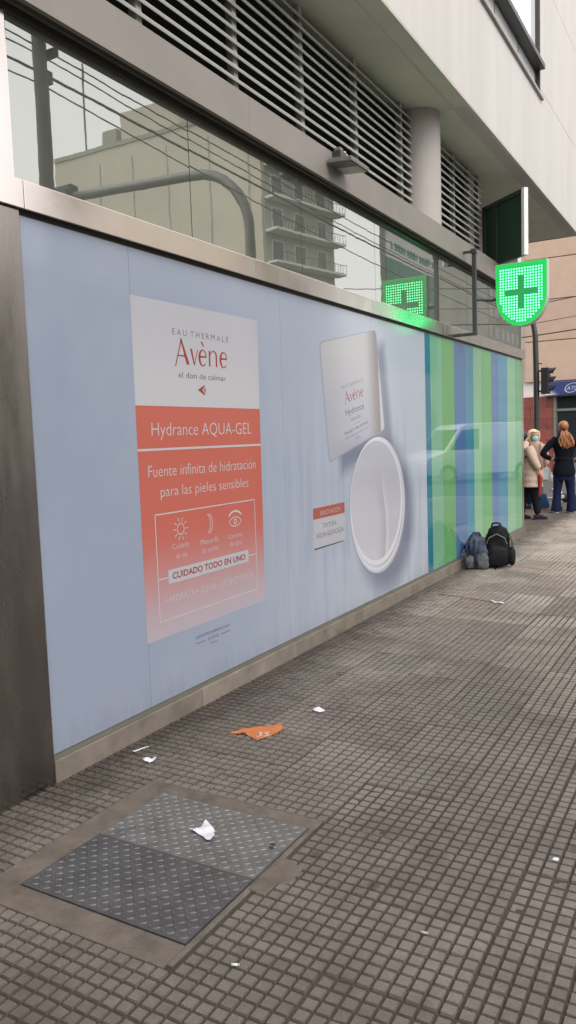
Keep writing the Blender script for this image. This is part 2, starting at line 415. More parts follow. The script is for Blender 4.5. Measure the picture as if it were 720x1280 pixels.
for hx, hy in ((-1.565, 2.50), (-1.555, 2.475)):
    MB().rings([(hx, hy, -.004, .011, .006), (hx, hy, .0022, .011, .006)], 10).build('finger_hole', RUBBER, l1)

# ================================================================== PHARMACY BUILDING
B = thing('pharmacy_building', 'pale modern corner building with steel trimmed shopfront, louvres and overhanging white upper floor', 'building', (0, 0, 0))
BY0, BY1 = -13.0, 12.0
core = MB().box(-14, -2.86, BY0, BY1-.02, 0, 3.42)
core.box(-14, -3.16, BY0, 10.45, 3.42, 5.0)
core.build('inner_wall', DARKCORE, B)
MB().box(-14, -3.4, 10.47, 14.3, 3.44, 5.0).build('return_wall', BEAM, B)
MB().box(-14, -2.602, BY0, 14.578, 5.02, 9.598).build('wall_core', BEAM, B)
# plinth stones
yy = 2.52; kx = 0
while yy < BY1+.05:
    y1 = min(yy+1.18, BY1+.08)
    MB().box(-2.9, -2.778+random.uniform(-.0015, .0015), yy+.002, y1-.002, -0.05, 0.106).build('plinth_stone', PLINTH, B, bevel=0.004); yy = y1
for y0, y1 in ((-13, -8), (-8, -3.5), (-3.5, 1.4)):
    MB().box(-2.9, -2.779, y0+.002, y1-.002, -.05, .106).build('plinth_stone', PLINTH, B, bevel=.004)
# sill strip and pane behind the vinyl
MB().box(-2.86, -2.792, 2.52, BY1, 0.108, 0.138).build('sill_strip', GREYFRAME, B, bevel=.002)
MB().box(-2.86, -2.812, 2.52, BY1-.01, 0.14, 2.648).build('window_backing', DARKFRAME, B)
# steel pillar (the vinyl starts at its edge)
MB().box(-2.9, -2.772, 1.40, 2.512, -0.02, 2.648).build('steel_pillar', STEEL, B, bevel=.004)
MB().box(-2.9, -2.785, 1.40, 2.512, 2.776, 3.50).build('upper_pillar', BAND, B, bevel=.004)
for y0, y1 in ((-13, -8.005), (-8, -3.505), (-3.5, 1.395)):
    MB().box(-2.9, -2.80, y0, y1, .108, 2.64).build('shop_pane', MIRROR, B)
# steel band
ys = [-13, -9, -5, -1, 2.527, 4.42, 6.36, 8.3, 10.2, BY1+.01]
for a, b in zip(ys, ys[1:]):
    MB().box(-2.88, -2.752, a+.0015, b-.0015, 2.65, 2.776).build('steel_band', BAND, B, bevel=.003)
MB().box(-2.88, -2.795, BY0, BY1, 2.628, 2.65).build('band_underside', DARKFRAME, B)
# transom glazing
tr = MB().box(-2.86, -2.785, BY0, BY1, 3.492, 3.53).build('transom_head', DARKFRAME, B)
MB().box(-2.86, -2.768, BY0, BY1, 3.53, 3.552).build('head_trim', GREYFRAME, tr)
ty = [-13, -9.5, -6, -2.5, 0.2, 1.40]
for a, b in zip(ty, ty[1:]): MB().box(-2.82, -2.80, a+.003, b-.003, 2.776, 3.492).build('transom_pane', MIRROR, tr)
ty = [2.512, 3.835, 5.185, 6.54, 7.9, 9.26, 10.62, BY1-.012]
for a, b in zip(ty, ty[1:]):
    o = MB().box(-.01, .01, -(b-a)/2+.003, (b-a)/2-.003, 0, .716).build('transom_pane', MIRROR, tr)
    o.location = (-2.81, (a+b)/2, 2.776); o.rotation_euler = (0, random.uniform(-.0015, .0015), random.uniform(-.002, .002))
for a in ty[1:-1]: MB().box(-2.83, -2.806, a-.003, a+.003, 2.776, 3.492).build('pane_joint', DARKFRAME, tr)
# beam
by = [-13, -8, -3, 0.4, 4.36, 8.62, BY1-.1]
for a, b in zip(by, by[1:]):
    MB().prism([(-2.92, 3.60), (-2.79, 3.60), (-2.785, 3.56), (-2.73, 3.56), (-2.728, 3.523), (-2.70, 3.523), (-2.70, 3.752), (-2.92, 3.765)], 'y', a+.0012, b-.0012).build('beam_cladding', BEAM, B)
# louvre bank
lv = MB().box(-3.05, -2.92, BY0, 10.47, 3.70, 3.74).build('louvre_frame', SLAT, B)
mull = [-13, -11, -9, -7, -5, -3, -1, 1.0, 2.55, 3.67, 4.67, 5.62, 6.63, 7.72, 8.5, 9.42, 10.03, 10.45]
for a in mull[1:]: MB().box(-3.04, -2.985, a-.025, a+.025, 3.74, 5.0).build('louvre_post', SLAT, lv)
NS = 14
for a, b in zip(mull, mull[1:]):
    if a < 0: continue
    me = None
    for k in range(NS):
        z = 3.79+k*(4.93-3.80)/NS
        if me is None:
            me = MB().prism([(-.035, .030), (-.029, .034), (.030, -.012), (.033, -.020), (.030, -.034), (.024, -.034), (.024, -.020)], 'y', a+.0005, b-.0005).mesh('slat'); me.materials.append(SLAT)
        o = link('slat', me, SLAT, lv); o.location = (-2.985, 0, z)
# column
cb = MB(); n = 40
cb.rings([(-2.95, 8.146, 3.70, .217, .217), (-2.95, 8.146, 4.93, .217, .217)], n)
smooth_by_angle(cb.build('column', COLUMN, B))
# soffit panels
ZS = 4.92
for (x0, x1, y0, y1, dz) in ((-2.574, -2.45, BY0, 8.1595, 0), (-3.3, -2.574, BY0, 8.1595, .006), (-2.750, -2.45, 8.1605, 14.56, .003), (-3.4, -2.750, 8.1605, 14.56, .008), (-14, -3.406, 10.5, 14.56, .001)):
    MB().box(x0, x1, y0, y1, ZS+dz, 5.015).build('soffit_panel', SOFFIT, B)
MB().box(-2.452, -2.412, BY0, 14.575, ZS-.012, 5.0).build('drip_edge', SOFFIT, B, bevel=.004)
# upper wall panels
MB().box(-2.60, -2.41, BY0, 11.47, ZS+.002, 6.14).build('wall_panel', WHITE, B)
MB().box(-2.60, -2.4104, 11.472, 14.6, ZS+.002, 6.246).build('wall_panel', WHITE, B)
MB().box(-2.60, -2.41, 11.472, 14.6, 6.252, 7.778).build('wall_panel', WHITE, B)
MB().box(-2.60, -2.41, 11.472, 14.6, 7.784, 9.6).build('wall_panel', WHITE, B)
MB().box(-2.60, -2.41, BY0, 11.47, 8.35, 9.6).build('wall_panel', WHITE, B)
MB().box(-14, -2.6, 14.581, 14.6, ZS, 9.6).build('wall_panel', WHITE, B)
uw = MB().box(-2.56, -2.375, 2.0, 11.56, 6.11, 6.148).build('window_sill', mat('sill_metal', (.28, .25, .23), .4, .6), B, bevel=.003)
win = MB().box(-2.50, -2.335, 2.0, 11.44, 6.465, 6.53).box(-2.50, -2.405, 11.43, 11.468, 6.15, 8.34).build('window_frame', BLACKMET, B, bevel=.003)
wy = [2.0, 3.6, 5.2, 6.8, 8.2, 9.35, 10.45, 11.42]
for a, b in zip(wy, wy[1:]):
    MB().box(-2.49, -2.47, a+.008, b-.008, 6.15, 6.46).build('window_pane', UPGLASS, win)
    MB().box(-2.49, -2.465, a+.008, b-.008, 6.535, 8.34).build('window_pane', UPGLASS, win)
    MB().box(-2.495, -2.462, b-.007, b+.007, 6.15, 8.34).build('mullion', GREYFRAME, win)
MB().box(-2.6, -2.5, BY0, 11.46, 6.14, 8.35).build('window_backing', DARKCORE, B)
MB().box(-2.49, -2.41, BY0, 1.99, 6.14, 8.348).build('wall_panel', WHITE, B)
# open casement leaf over the sign
cs = bpy.data.objects.new('casement_window', None); COL.objects.link(cs); cs.parent = B; cs.location = (-2.95, 10.56, 3.74)
cs.rotation_euler = (0, 0, math.atan2(9.99-10.56, -2.27+2.95))
LW = math.hypot(.68, .57)
WFR = mat('white_frame', (.66, .66, .63), .5, vary=.05, vscale=8)
MB().box(LW-.055, LW, -.03, .03, 0, .80).build('stile', WFR, cs, bevel=.003)
MB().box(0, .05, -.025, .025, 0, .80).box(.05, LW-.056, -.025, .025, .75, .80).box(.05, LW-.056, -.025, .025, 0, .05).box(.28, .31, -.025, .025, .05, .75).build('casement_frame', mat('green_black_frame', (.02, .03, .024), .4), cs)
MB().box(.05, .279, -.006, .006, .05, .75).build('window_pane', LEAFGLASS, cs)
MB().box(.311, LW-.056, -.006, .006, .05, .75).build('window_pane', LEAFGLASS, cs)
# ================================================================== PRINTED ADVERT
AX = -2.784
def print_mat(name, fn, rough=0.10):
    m = mat(name, (.5, .5, .5), rough, ior=1.42); nt, p, L = nodes_of(m); pos, X, Y, Z = position(nt)
    c = fn(nt, pos, X, Y, Z)
    if isinstance(c, tuple): p.inputs['Base Color'].default_value = (*c[:3], 1)
    else: L.new(c, p.inputs['Base Color'])
    return m
BGA, BGB = (0.215, 0.245, 0.312), (0.345, 0.38, 0.435)
def soft_disc(nt, Y, Z, cy, cz, r0, r1):
    a = mathn(nt, 'POWER', mathn(nt, 'SUBTRACT', Y, cy), 2); b = mathn(nt, 'POWER', mathn(nt, 'SUBTRACT', Z, cz), 2)
    return ramp01(nt, mathn(nt, 'SQRT', mathn(nt, 'ADD', a, b)), r1, r0)
def soft_box(nt, Y, Z, cy, cz, ang, hu, hv, s):
    dy = mathn(nt, 'SUBTRACT', Y, cy); dz = mathn(nt, 'SUBTRACT', Z, cz)
    u = mathn(nt, 'ADD', mathn(nt, 'MULTIPLY', dy, cos(ang)), mathn(nt, 'MULTIPLY', dz, sin(ang)))
    v = mathn(nt, 'ADD', mathn(nt, 'MULTIPLY', dy, -sin(ang)), mathn(nt, 'MULTIPLY', dz, cos(ang)))
    d = mathn(nt, 'MAXIMUM', mathn(nt, 'SUBTRACT', mathn(nt, 'ABSOLUTE', u), hu), mathn(nt, 'SUBTRACT', mathn(nt, 'ABSOLUTE', v), hv))
    return ramp01(nt, d, s, -s*.3)
def bg(nt, pos, X, Y, Z):
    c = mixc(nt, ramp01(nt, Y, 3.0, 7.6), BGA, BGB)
    mp = nt.nodes.new('ShaderNodeMapping'); mp.inputs['Scale'].default_value = (1, 5.5, .55); nt.links.new(pos, mp.inputs[0])
    wv = noise(nt, mp.outputs[0], 1.6, 2, .45)
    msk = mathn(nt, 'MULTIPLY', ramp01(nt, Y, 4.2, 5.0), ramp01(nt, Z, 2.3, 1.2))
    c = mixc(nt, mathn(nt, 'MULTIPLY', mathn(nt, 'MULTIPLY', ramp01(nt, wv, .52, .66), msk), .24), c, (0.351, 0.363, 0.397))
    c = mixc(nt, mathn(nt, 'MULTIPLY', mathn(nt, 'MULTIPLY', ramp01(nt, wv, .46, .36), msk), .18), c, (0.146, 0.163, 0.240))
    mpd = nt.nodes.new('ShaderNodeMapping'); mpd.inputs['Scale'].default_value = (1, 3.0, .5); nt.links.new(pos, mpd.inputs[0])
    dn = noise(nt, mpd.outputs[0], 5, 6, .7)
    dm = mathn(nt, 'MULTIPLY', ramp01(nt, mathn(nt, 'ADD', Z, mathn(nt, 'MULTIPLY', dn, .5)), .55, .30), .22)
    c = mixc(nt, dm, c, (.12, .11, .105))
    sm = noise(nt, pos, 1.1, 5, .6)
    c = mixc(nt, mathn(nt, 'MULTIPLY', ramp01(nt, sm, .45, .75), .18), c, (.36, .38, .42))
    sh = (0.085, 0.096, 0.152)
    c = mixc(nt, mathn(nt, 'MULTIPLY', soft_disc(nt, Y, Z, 6.66, .84, .52, .82), .78), c, sh)
    c = mixc(nt, mathn(nt, 'MULTIPLY', soft_box(nt, Y, Z, 6.19, 1.86, radians(10.7), .52, .42, .13), .75), c, sh)
    return c
BG = print_mat('advert_print', bg)
WH = print_mat('advert_white', lambda nt, pos, X, Y, Z: mixc(nt, ramp01(nt, Z, 1.8, 2.4), (.375, .37, .39), (.33, .33, .355)))
ORG = print_mat('advert_orange', lambda nt, pos, X, Y, Z: mixc(nt, ramp01(nt, Z, 1.15, .44), (.375, .098, .072), (.32, .29, .325)))
REDP = print_mat('advert_red_ink', lambda *a: (0.246, 0.044, 0.032))
TAGR = print_mat('advert_tag_red', lambda *a: (0.292, 0.076, 0.056))
GREYP = print_mat('advert_dark_ink', lambda *a: (0.035, 0.035, 0.050))
MIDP = print_mat('advert_grey_ink', lambda *a: (0.082, 0.082, 0.105))
PALE = print_mat('advert_pale_ink', lambda *a: (0.386, 0.357, 0.363))
FAINT = print_mat('advert_faint_ink', lambda *a: (0.334, 0.211, 0.199))
EDGEP = print_mat('advert_edge', lambda *a: (.23, .24, .29))
CARD = print_mat('advert_card_white', lambda *a: (0.339, 0.336, 0.363))

AD = thing('advertisement_poster', 'pale blue skin cream advertisement with orange text panel and cream jar covering the shop window', 'advertisement')
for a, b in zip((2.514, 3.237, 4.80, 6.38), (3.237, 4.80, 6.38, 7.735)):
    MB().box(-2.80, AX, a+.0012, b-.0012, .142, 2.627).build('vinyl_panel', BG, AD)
def poly(name, pts, x, m, par, **t): return MB().add([(x, a, b) for a, b in pts], [tuple(range(len(pts)))]).build(name, m, par, fix=False, **t)
def strip(name, pts, wd, x, m, par):
    """flat stroke of width wd (number or list) along pts in (y,z)"""
    n = len(pts); vs = []
    for i, p in enumerate(pts):
        a = pts[max(i-1, 0)]; b = pts[min(i+1, n-1)]
        dy, dz = b[0]-a[0], b[1]-a[1]; L = math.hypot(dy, dz) or 1
        ww = (wd[i] if isinstance(wd, list) else wd)/2
        vs += [(x, p[0]-dz/L*ww, p[1]+dy/L*ww), (x, p[0]+dz/L*ww, p[1]-dy/L*ww)]
    return vs, [(2*i+1, 2*i+3, 2*i+2, 2*i) for i in range(n-1)]
def strokes(name, lst, x, m, par):
    mb = MB()
    for pts, wd in lst: mb.add(*strip('', pts, wd, x, m, par))
    return mb.build(name, m, par, fix=False)
x1, x2, x3 = AX+.0006, AX+.0012, AX+.0018
poly('white_header', [(3.232, 1.802), (4.487, 1.802), (4.496, 2.388), (3.235, 2.382)], x1, WH, AD)
op = poly('orange_panel', [(3.230, .50), (4.472, .50), (4.487, 1.8015), (3.232, 1.8015)], x1, ORG, AD)

def logo(bl, br, tl, x, m, par):
    def arc(cx, cy, rx, ry, a0, a1, k=18): return [(cx+rx*cos(radians(a0+(a1-a0)*i/k)), cy+ry*sin(radians(a0+(a1-a0)*i/k))) for i in range(k+1)]
    polys = [[(-.005, -.10), (.012, -.10), (.125, .97), (.108, .99)], [(.092, 1.03), (.122, 1.0), (.262, 0), (.205, 0)], [(.04, .31), (.185, .31), (.18, .36), (.047, .36)],
             [(.272, .66), (.312, .66), (.362, .0), (.342, .0)], [(.342, 0), (.356, 0), (.425, .66), (.41, .66)],
             [(.475, .98), (.508, 1.0), (.546, .79), (.533, .78)], [(.632, 0), (.662, 0), (.662, .66), (.632, .66)]]
    def ering(cx):
        pts = arc(cx, .33, .066, .33, 8, 318, 22); k = len(pts)
        w_ = [.020+.020*max(0, -cos(radians(8+310*i/(k-1)))) for i in range(k)]
        return [(pts, w_), ([(cx-.06, .375), (cx+.066, .375)], .03)]
    st = ering(.515)+ering(.935)
    st.append(([(.657, .47), (.68, .60), (.715, .655), (.75, .645), (.775, .58), (.785, .45), (.787, 0)], [.012, .016, .02, .024, .028, .03, .03]))
    U = (br[0]-bl[0], br[1]-bl[1]); V = (tl[0]-bl[0], tl[1]-bl[1])
    A = lambda p: (x, bl[0]+U[0]*p[0]+V[0]*p[1], bl[1]+U[1]*p[0]+V[1]*p[1])
    mb = MB()
    for pl in polys: mb.add([A(p) for p in pl], [tuple(range(len(pl)))])
    for pts, wd in st:
        n = len(pts)
        vs = []
        for i, p in enumerate(pts):
            a = pts[max(i-1, 0)]; b = pts[min(i+1, n-1)]
            dx, dy = (b[0]-a[0])*3.4, b[1]-a[1]; L = math.hypot(dx, dy) or 1
            ww = (wd[i] if isinstance(wd, list) else wd)
            nx, ny = -dy/L*ww*.5, dx/L*ww*.5*2.4
            vs += [A((p[0]+nx, p[1]+ny)), A((p[0]-nx, p[1]-ny))]
        mb.add(vs, [(2*i+1, 2*i+3, 2*i+2, 2*i) for i in range(n-1)])
    return mb.build('logo_lettering', m, par, fix=False)
logo((3.593, 2.046), (4.114, 2.051), (3.598, 2.189), x2, REDP, AD)
def tx(s, a, b, c, m=PALE, x=x2): return lettering(s, a, b, c, x, m, AD)
lw = []
def spaced(s): return '\u200a'.join(s)
tx('E A U  T H E R M A L E', (3.579, 2.209), (4.141, 2.211), (3.581, 2.246), MIDP)
tx('el don de calmar', (3.618, 1.969), (4.098, 1.968), (3.620, 2.005), GREYP)
poly('arrow_mark', [(3.797, 1.904), (3.868, 1.935), (3.872, 1.929), (3.845, 1.905), (3.872, 1.880), (3.866, 1.874)], x2, REDP, AD)
poly('arrow_mark', [(3.858, 1.905), (3.876, 1.923), (3.876, 1.886)], x2, MIDP, AD)
tx('Hydrance AQUA-GEL', (3.353, 1.638), (4.372, 1.636), (3.356, 1.716))
strokes('divider_line', [([(3.2305, 1.562), (4.4835, 1.562)], .013)], x2, PALE, AD)
tx('Fuente infinita de hidratación', (3.308, 1.411), (4.408, 1.406), (3.311, 1.479))
tx('para las pieles sensibles', (3.405, 1.296), (4.311, 1.291), (3.408, 1.36))
fy0, fy1, fz0, fz1 = 3.347, 4.377, .596, 1.20
strokes('outline_box', [([(fy0, fz0), (fy1, fz0)], .007), ([(fy0, fz1), (fy1, fz1)], .007), ([(fy0, fz0), (fy0, fz1)], .007), ([(fy1, fz0), (fy1, fz1)], .007), ([(fy0, .835), (fy1, .835)], .007)], x2, PALE, AD)
def ring(cy, cz, ry, rz, k=24, a0=0, a1=360): return [(cy+ry*cos(radians(a0+(a1-a0)*i/k)), cz+rz*sin(radians(a0+(a1-a0)*i/k))) for i in range(k+1)]
sun_l = [(ring(3.571, 1.098, .032, .032), .006)]
for k in range(10):
    a = 2*pi*k/10; sun_l.append(([(3.571+.045*cos(a), 1.098+.045*sin(a)), (3.571+.068*cos(a), 1.098+.068*sin(a))], .006))
strokes('sun_icon', sun_l, x2, PALE, AD)
strokes('moon_icon', [(ring(3.838, 1.098, .052, .062, 18, -70, 70), .006), (ring(3.822, 1.098, .045, .062, 18, -68, 68), .006)], x2, PALE, AD)
strokes('eye_icon', [(ring(4.139, 1.066, .072, .042, 14, 17, 163), .006), (ring(4.139, 1.091, .072, -.042, 14, 17, 163), .006), (ring(4.139, 1.079, .015, .015, 12), .008), (ring(4.139, 1.088, .082, .058, 14, 30, 150), .013)], x2, PALE, AD)
for s, a, b, c in (('Cuidado', (3.487, .987), (3.648, .987), (3.488, 1.021)), ('de día', (3.518, .93), (3.622, .93), (3.519, .963)), ('Mascarilla', (3.757, .978), (3.947, .978), (3.758, 1.012)), ('de noche', (3.769, .925), (3.935, .925), (3.77, .958)), ('Contorno', (4.05, .975), (4.214, .975), (4.051, 1.008)), ('de ojos', (4.07, .926), (4.205, .926), (4.071, .959))): tx(s, a, b, c)
poly('white_strip', [(3.436, .795), (4.276, .796), (4.277, .876), (3.436, .876)], x3, CARD, AD)
lettering('CUIDADO TODO EN UNO', (3.473, .82), (4.238, .818), (3.474, .858), x3+.0006, REDP, AD, off=.022)
tx('• HIDRATA • ALIVIA • DESINTOXICA', (3.403, .688), (4.323, .682), (3.405, .733), PALE)
tx('LABORATORIOS DERMATOLÓGICOS', (3.67, .42), (4.031, .42), (3.671, .437), GREYP, x1)
tx('AVÈNE', (3.79, .383), (3.905, .383), (3.79, .403), MIDP, x1)
tx('PARIS', (3.815, .353), (3.885, .353), (3.815, .366), MIDP, x1)
strokes('divider_line', [([(3.67, .391), (3.765, .391)], .004), ([(3.93, .391), (4.031, .391)], .004)], x1, MIDP, AD)
# small tag card
poly('tag_card', [(5.203, .750), (5.752, .749), (5.752, .973), (5.203, .973)], x1, CARD, AD)
poly('tag_header', [(5.203, .9735), (5.752, .9735), (5.755, 1.062), (5.205, 1.058)], x1, TAGR, AD)
poly('tag_shadow', [(5.21, .738), (5.70, .742), (5.745, .7485), (5.205, .7488)], x1, GREYP, AD)
tx('INNOVACIÓN', (5.322, .993), (5.675, .995), (5.323, 1.035), CARD)
tx('TEXTURA', (5.356, .893), (5.595, .893), (5.357, .931), MIDP)
tx('AQUA-GELIFICADA', (5.244, .823), (5.725, .825), (5.246, .863), MIDP)
# jar lid (tilted square) and open jar
def lidcol(nt, pos, X, Y, Z):
    u = mathn(nt, 'ADD', mathn(nt, 'MULTIPLY', mathn(nt, 'SUBTRACT', Y, 5.44), .983), mathn(nt, 'MULTIPLY', mathn(nt, 'SUBTRACT', Z, 1.95), .05))
    c = mixc(nt, ramp01(nt, Z, 1.6, 2.45), (0.292, 0.290, 0.339), (0.351, 0.342, 0.351))
    c = mixc(nt, ramp01(nt, u, .78, 1.06), c, (0.175, 0.149, 0.146))
    c = mixc(nt, mathn(nt, 'MULTIPLY', ramp01(nt, u, 1.068, 1.082), .9), c, (0.386, 0.386, 0.433))
    return c
LID = print_mat('advert_lid', lidcol)
def rounded(pts, r, k=5):
    out = []; n = len(pts)
    for i in range(n):
        p = Vector(pts[i]); a = (Vector(pts[i-1])-p).normalized(); b = (Vector(pts[(i+1) % n])-p).normalized()
        for q in range(k+1):
            t = q/k; out.append(tuple(p + a*r*(1-t)**2 + b*r*t**2))
    return out
poly('lid_edge', rounded([(5.497, 1.393), (6.642, 1.648), (6.488, 2.53), (5.385, 2.325)], .05), x1, EDGEP, AD)
poly('jar_lid', rounded([(5.507, 1.407), (6.632, 1.657), (6.476, 2.522), (5.397, 2.318)], .05), x2, LID, AD)
LX = x2+.0006
def jt(s, a, b, c, m): lettering(s, a, b, c, LX, m, AD)
jt('E A U  T H E R M A L E', (5.756, 1.977), (6.18, 2.062), (5.752, 2.005), MIDP)
logo((5.82, 1.866), (6.184, 1.94), (5.803, 1.959), LX, REDP, AD)
jt('Hydrance', (5.826, 1.763), (6.192, 1.834), (5.818, 1.82), GREYP)
jt('AQUA-GEL', (5.919, 1.722), (6.122, 1.759), (5.916, 1.747), MIDP)
jt('• • •', (5.964, 1.688), (6.093, 1.711), (5.962, 1.704), GREYP)
jt('Aqua-gel crème hydratant', (5.789, 1.609), (6.277, 1.711), (5.784, 1.636), GREYP)
jt('Hydrating aqua cream-in-gel', (5.814, 1.572), (6.287, 1.672), (5.81, 1.588), MIDP)
jt('50 ml', (6.01, 1.571), (6.086, 1.586), (6.008, 1.588), MIDP)
RIM = print_mat('advert_jar_rim', lambda nt, pos, X, Y, Z: mixc(nt, ramp01(nt, Y, 6.1, 7.05), (.43, .43, .48), (.30, .295, .33)))
RIML = print_mat('advert_jar_light', lambda *a: (.50, .50, .54))
def gelcol(nt, pos, X, Y, Z):
    c = mixc(nt, ramp01(nt, mathn(nt, 'ADD', Z, mathn(nt, 'MULTIPLY', Y, .5)), 3.3, 4.7), (.41, .395, .425), (.35, .345, .395))
    d = mathn(nt, 'SUBTRACT', Y, mathn(nt, 'ADD', 6.56, mathn(nt, 'MULTIPLY', mathn(nt, 'SINE', mathn(nt, 'MULTIPLY', mathn(nt, 'SUBTRACT', Z, .45), 5.0)), .055)))
    m_ = mathn(nt, 'MULTIPLY', mathn(nt, 'MULTIPLY', ramp01(nt, d, -.20, -.004), ramp01(nt, d, .008, .0)), ramp01(nt, Z, 1.36, .95))
    c = mixc(nt, mathn(nt, 'MULTIPLY', m_, .55), c, (.27, .26, .31))
    m2 = mathn(nt, 'MULTIPLY', mathn(nt, 'MULTIPLY', ramp01(nt, d, .10, .0), ramp01(nt, d, -.004, .006)), ramp01(nt, Z, 1.36, .95))
    return mixc(nt, mathn(nt, 'MULTIPLY', m2, .5), c, (.50, .49, .52))
GEL = print_mat('advert_gel', gelcol)
GELS = print_mat('advert_gel_crease', lambda *a: (.29, .28, .32))
def disc(name, cy, cz, ry, rz, x, m): return poly(name, ring(cy, cz, ry, rz, 64)[:-1], x, m, AD)
disc('jar_rim', 6.485, .967, .630, .615, AX+.0015, EDGEP)
disc('jar_rim', 6.478, .972, .628, .613, x2+.0006, RIM)
disc('jar_rim', 6.466, .982, .616, .598, x2+.0012, RIML)
disc('jar_rim', 6.458, .990, .600, .580, x2+.0018, RIM)
disc('jar_rim', 6.446, 1.002, .592, .568, x2+.0024, RIML)
disc('jar_gel', 6.430, 1.016, .560, .536, x2+.0030, GEL)

# ================================================================== STRIPED VINYL
SV = thing('striped_window_vinyl', 'glossy window film in green, blue and purple vertical stripes beside the advertisement', 'window film')
st_y = [7.735, 7.895, 8.257, 8.688, 9.115, 9.435, 9.775, 10.244, 10.579, 11.056, 11.505, 11.90]
st_c = [(52, 128, 150), (130, 184, 152), (112, 174, 112), (88, 124, 172), (78, 150, 176), (144, 198, 160), (120, 186, 124), (104, 138, 182), (96, 158, 188), (148, 200, 162), (122, 186, 132)]
for k, c in enumerate(st_c):
    m = mat('film_%d' % k, [v*.66 for v in srgb(*c)[:3]], .02, ior=1.5, vary=.03, vscale=2)
    MB().box(-2.80, AX, st_y[k]+.0004, st_y[k+1]-.0004, .142, 2.627).build('film_stripe', m, SV)
MB().box(-2.80, AX+.004, 11.902, BY1, .142, 2.627).build('end_trim', BAND, SV)

# ================================================================== PHARMACY SIGN
SG = thing('pharmacy_sign', 'lit green shield-shaped pharmacy sign with cross on a bracket over the pavement', 'sign')
SY = 9.07; sx0, sx1, sz1, sz0 = -2.392, -1.824, 3.462, 2.76
def shield(inset):
    w_ = (sx1-sx0)/2-inset; cx = (sx0+sx1)/2; top = sz1-inset; zc = sz0+.30
    pts = [(cx-w_, top), (cx-w_, zc+.04)]
    for i in range(1, 20):
        a = pi+pi*i/20; pts.append((cx+w_*cos(a), zc+.04+(zc+.04-sz0-inset)*sin(a)))
    pts += [(cx+w_, zc+.04), (cx+w_, top)]
    return pts
def emis(name, col, st, base=(.02, .1, .04)):
    m = mat(name, base, .3); p = m.node_tree.nodes['Principled BSDF']
    p.inputs['Emission Color'].default_value = (*col, 1); p.inputs['Emission Strength'].default_value = st; return m
GRIM = emis('sign_rim_green', (.0, .40, .05), .6)
GFACE = emis('sign_face_green', (.0, .42, .075), .5)
GCROSS = emis('sign_cross_green', (.0, .27, .055), .42)
LED = emis('led_light', (.13, 1.0, .36), 2.9)
MB().prism(shield(0), 'y', SY-.055, SY+.055).build('housing', mat('sign_housing', (.55, .57, .55), .4, .4), SG, bevel=.006)
rim = MB().prism(shield(.004), 'y', SY-.060, SY-.0552).build('front_rim', GRIM, SG)
MB().prism(shield(.034), 'y', SY-.063, SY-.0605).build('face', GFACE, SG)
MB().prism(shield(.034), 'y', SY+.0552, SY+.060).build('rear_face', GFACE, SG)
cx, cz = (sx0+sx1)/2, 3.135
ca, cbb = .185, .036
MB().prism([(cx-cbb, cz-ca), (cx+cbb, cz-ca), (cx+cbb, cz-cbb), (cx+ca, cz-cbb), (cx+ca, cz+cbb), (cx+cbb, cz+cbb), (cx+cbb, cz+ca), (cx-cbb, cz+ca), (cx-cbb, cz+cbb), (cx-ca, cz+cbb), (cx-ca, cz-cbb), (cx-cbb, cz-cbb)], 'y', SY-.066, SY-.0632).build('cross', GCROSS, SG)
led = MB(); pit = .030
sh_in = shield(.046)
def inside(px, pz, poly_):
    c = False; n = len(poly_)
    for i in range(n):
        a, b = poly_[i], poly_[i-1]
        if (a[1] > pz) != (b[1] > pz) and px < (b[0]-a[0])*(pz-a[1])/(b[1]-a[1])+a[0]: c = not c
    return c
for i in range(-10, 10):
    for j in range(-16, 16):
        px, pz = cx+(i+.5)*pit, cz+(j+.5)*pit
        if not inside(px, pz, sh_in): continue
        dx, dz = abs(px-cx), abs(pz-cz)
        if (dx < cbb+.008 and dz < ca+.008) or (dz < cbb+.008 and dx < ca+.008): continue
        r = .0085
        vs = [(px+r*cos(q*pi/3), SY-.0632, pz+r*sin(q*pi/3)) for q in range(6)]+[(px+r*.6*cos(q*pi/3), SY-.069, pz+r*.6*sin(q*pi/3)) for q in range(6)]
        led.add(vs, [(6, 7, 8, 9, 10, 11)]+[(q, (q+1) % 6, 6+(q+1) % 6, 6+q) for q in range(6)])
led.build('led_grid', LED, SG, kind='stuff')
MB().box(-2.60, -2.555, 8.80, 8.845, 2.70, 3.62).build('bracket_bar', BLACKMET, SG, bevel=.004)
MB().box(-2.752, -2.555, 8.79, 8.855, 2.685, 2.715).build('bracket_foot', BLACKMET, SG, bevel=.003)
MB().box(-2.61, -2.547, 8.79, 8.855, 3.58, 3.635).build('bracket_cap', BLACKMET, SG, bevel=.008)
MB().box(-2.699, -2.611, 8.808, 8.838, 3.595, 3.62).build('bracket_spacer', BLACKMET, SG)
MB().tube([(-2.575, 8.83, 3.075), (-2.54, 8.90, 3.085), (-2.50, 9.03, 3.09), (-2.45, 9.07, 3.09), (-2.385, 9.07, 3.09)], .018, 10).build('bracket_arm', BLACKMET, SG, smooth=True)

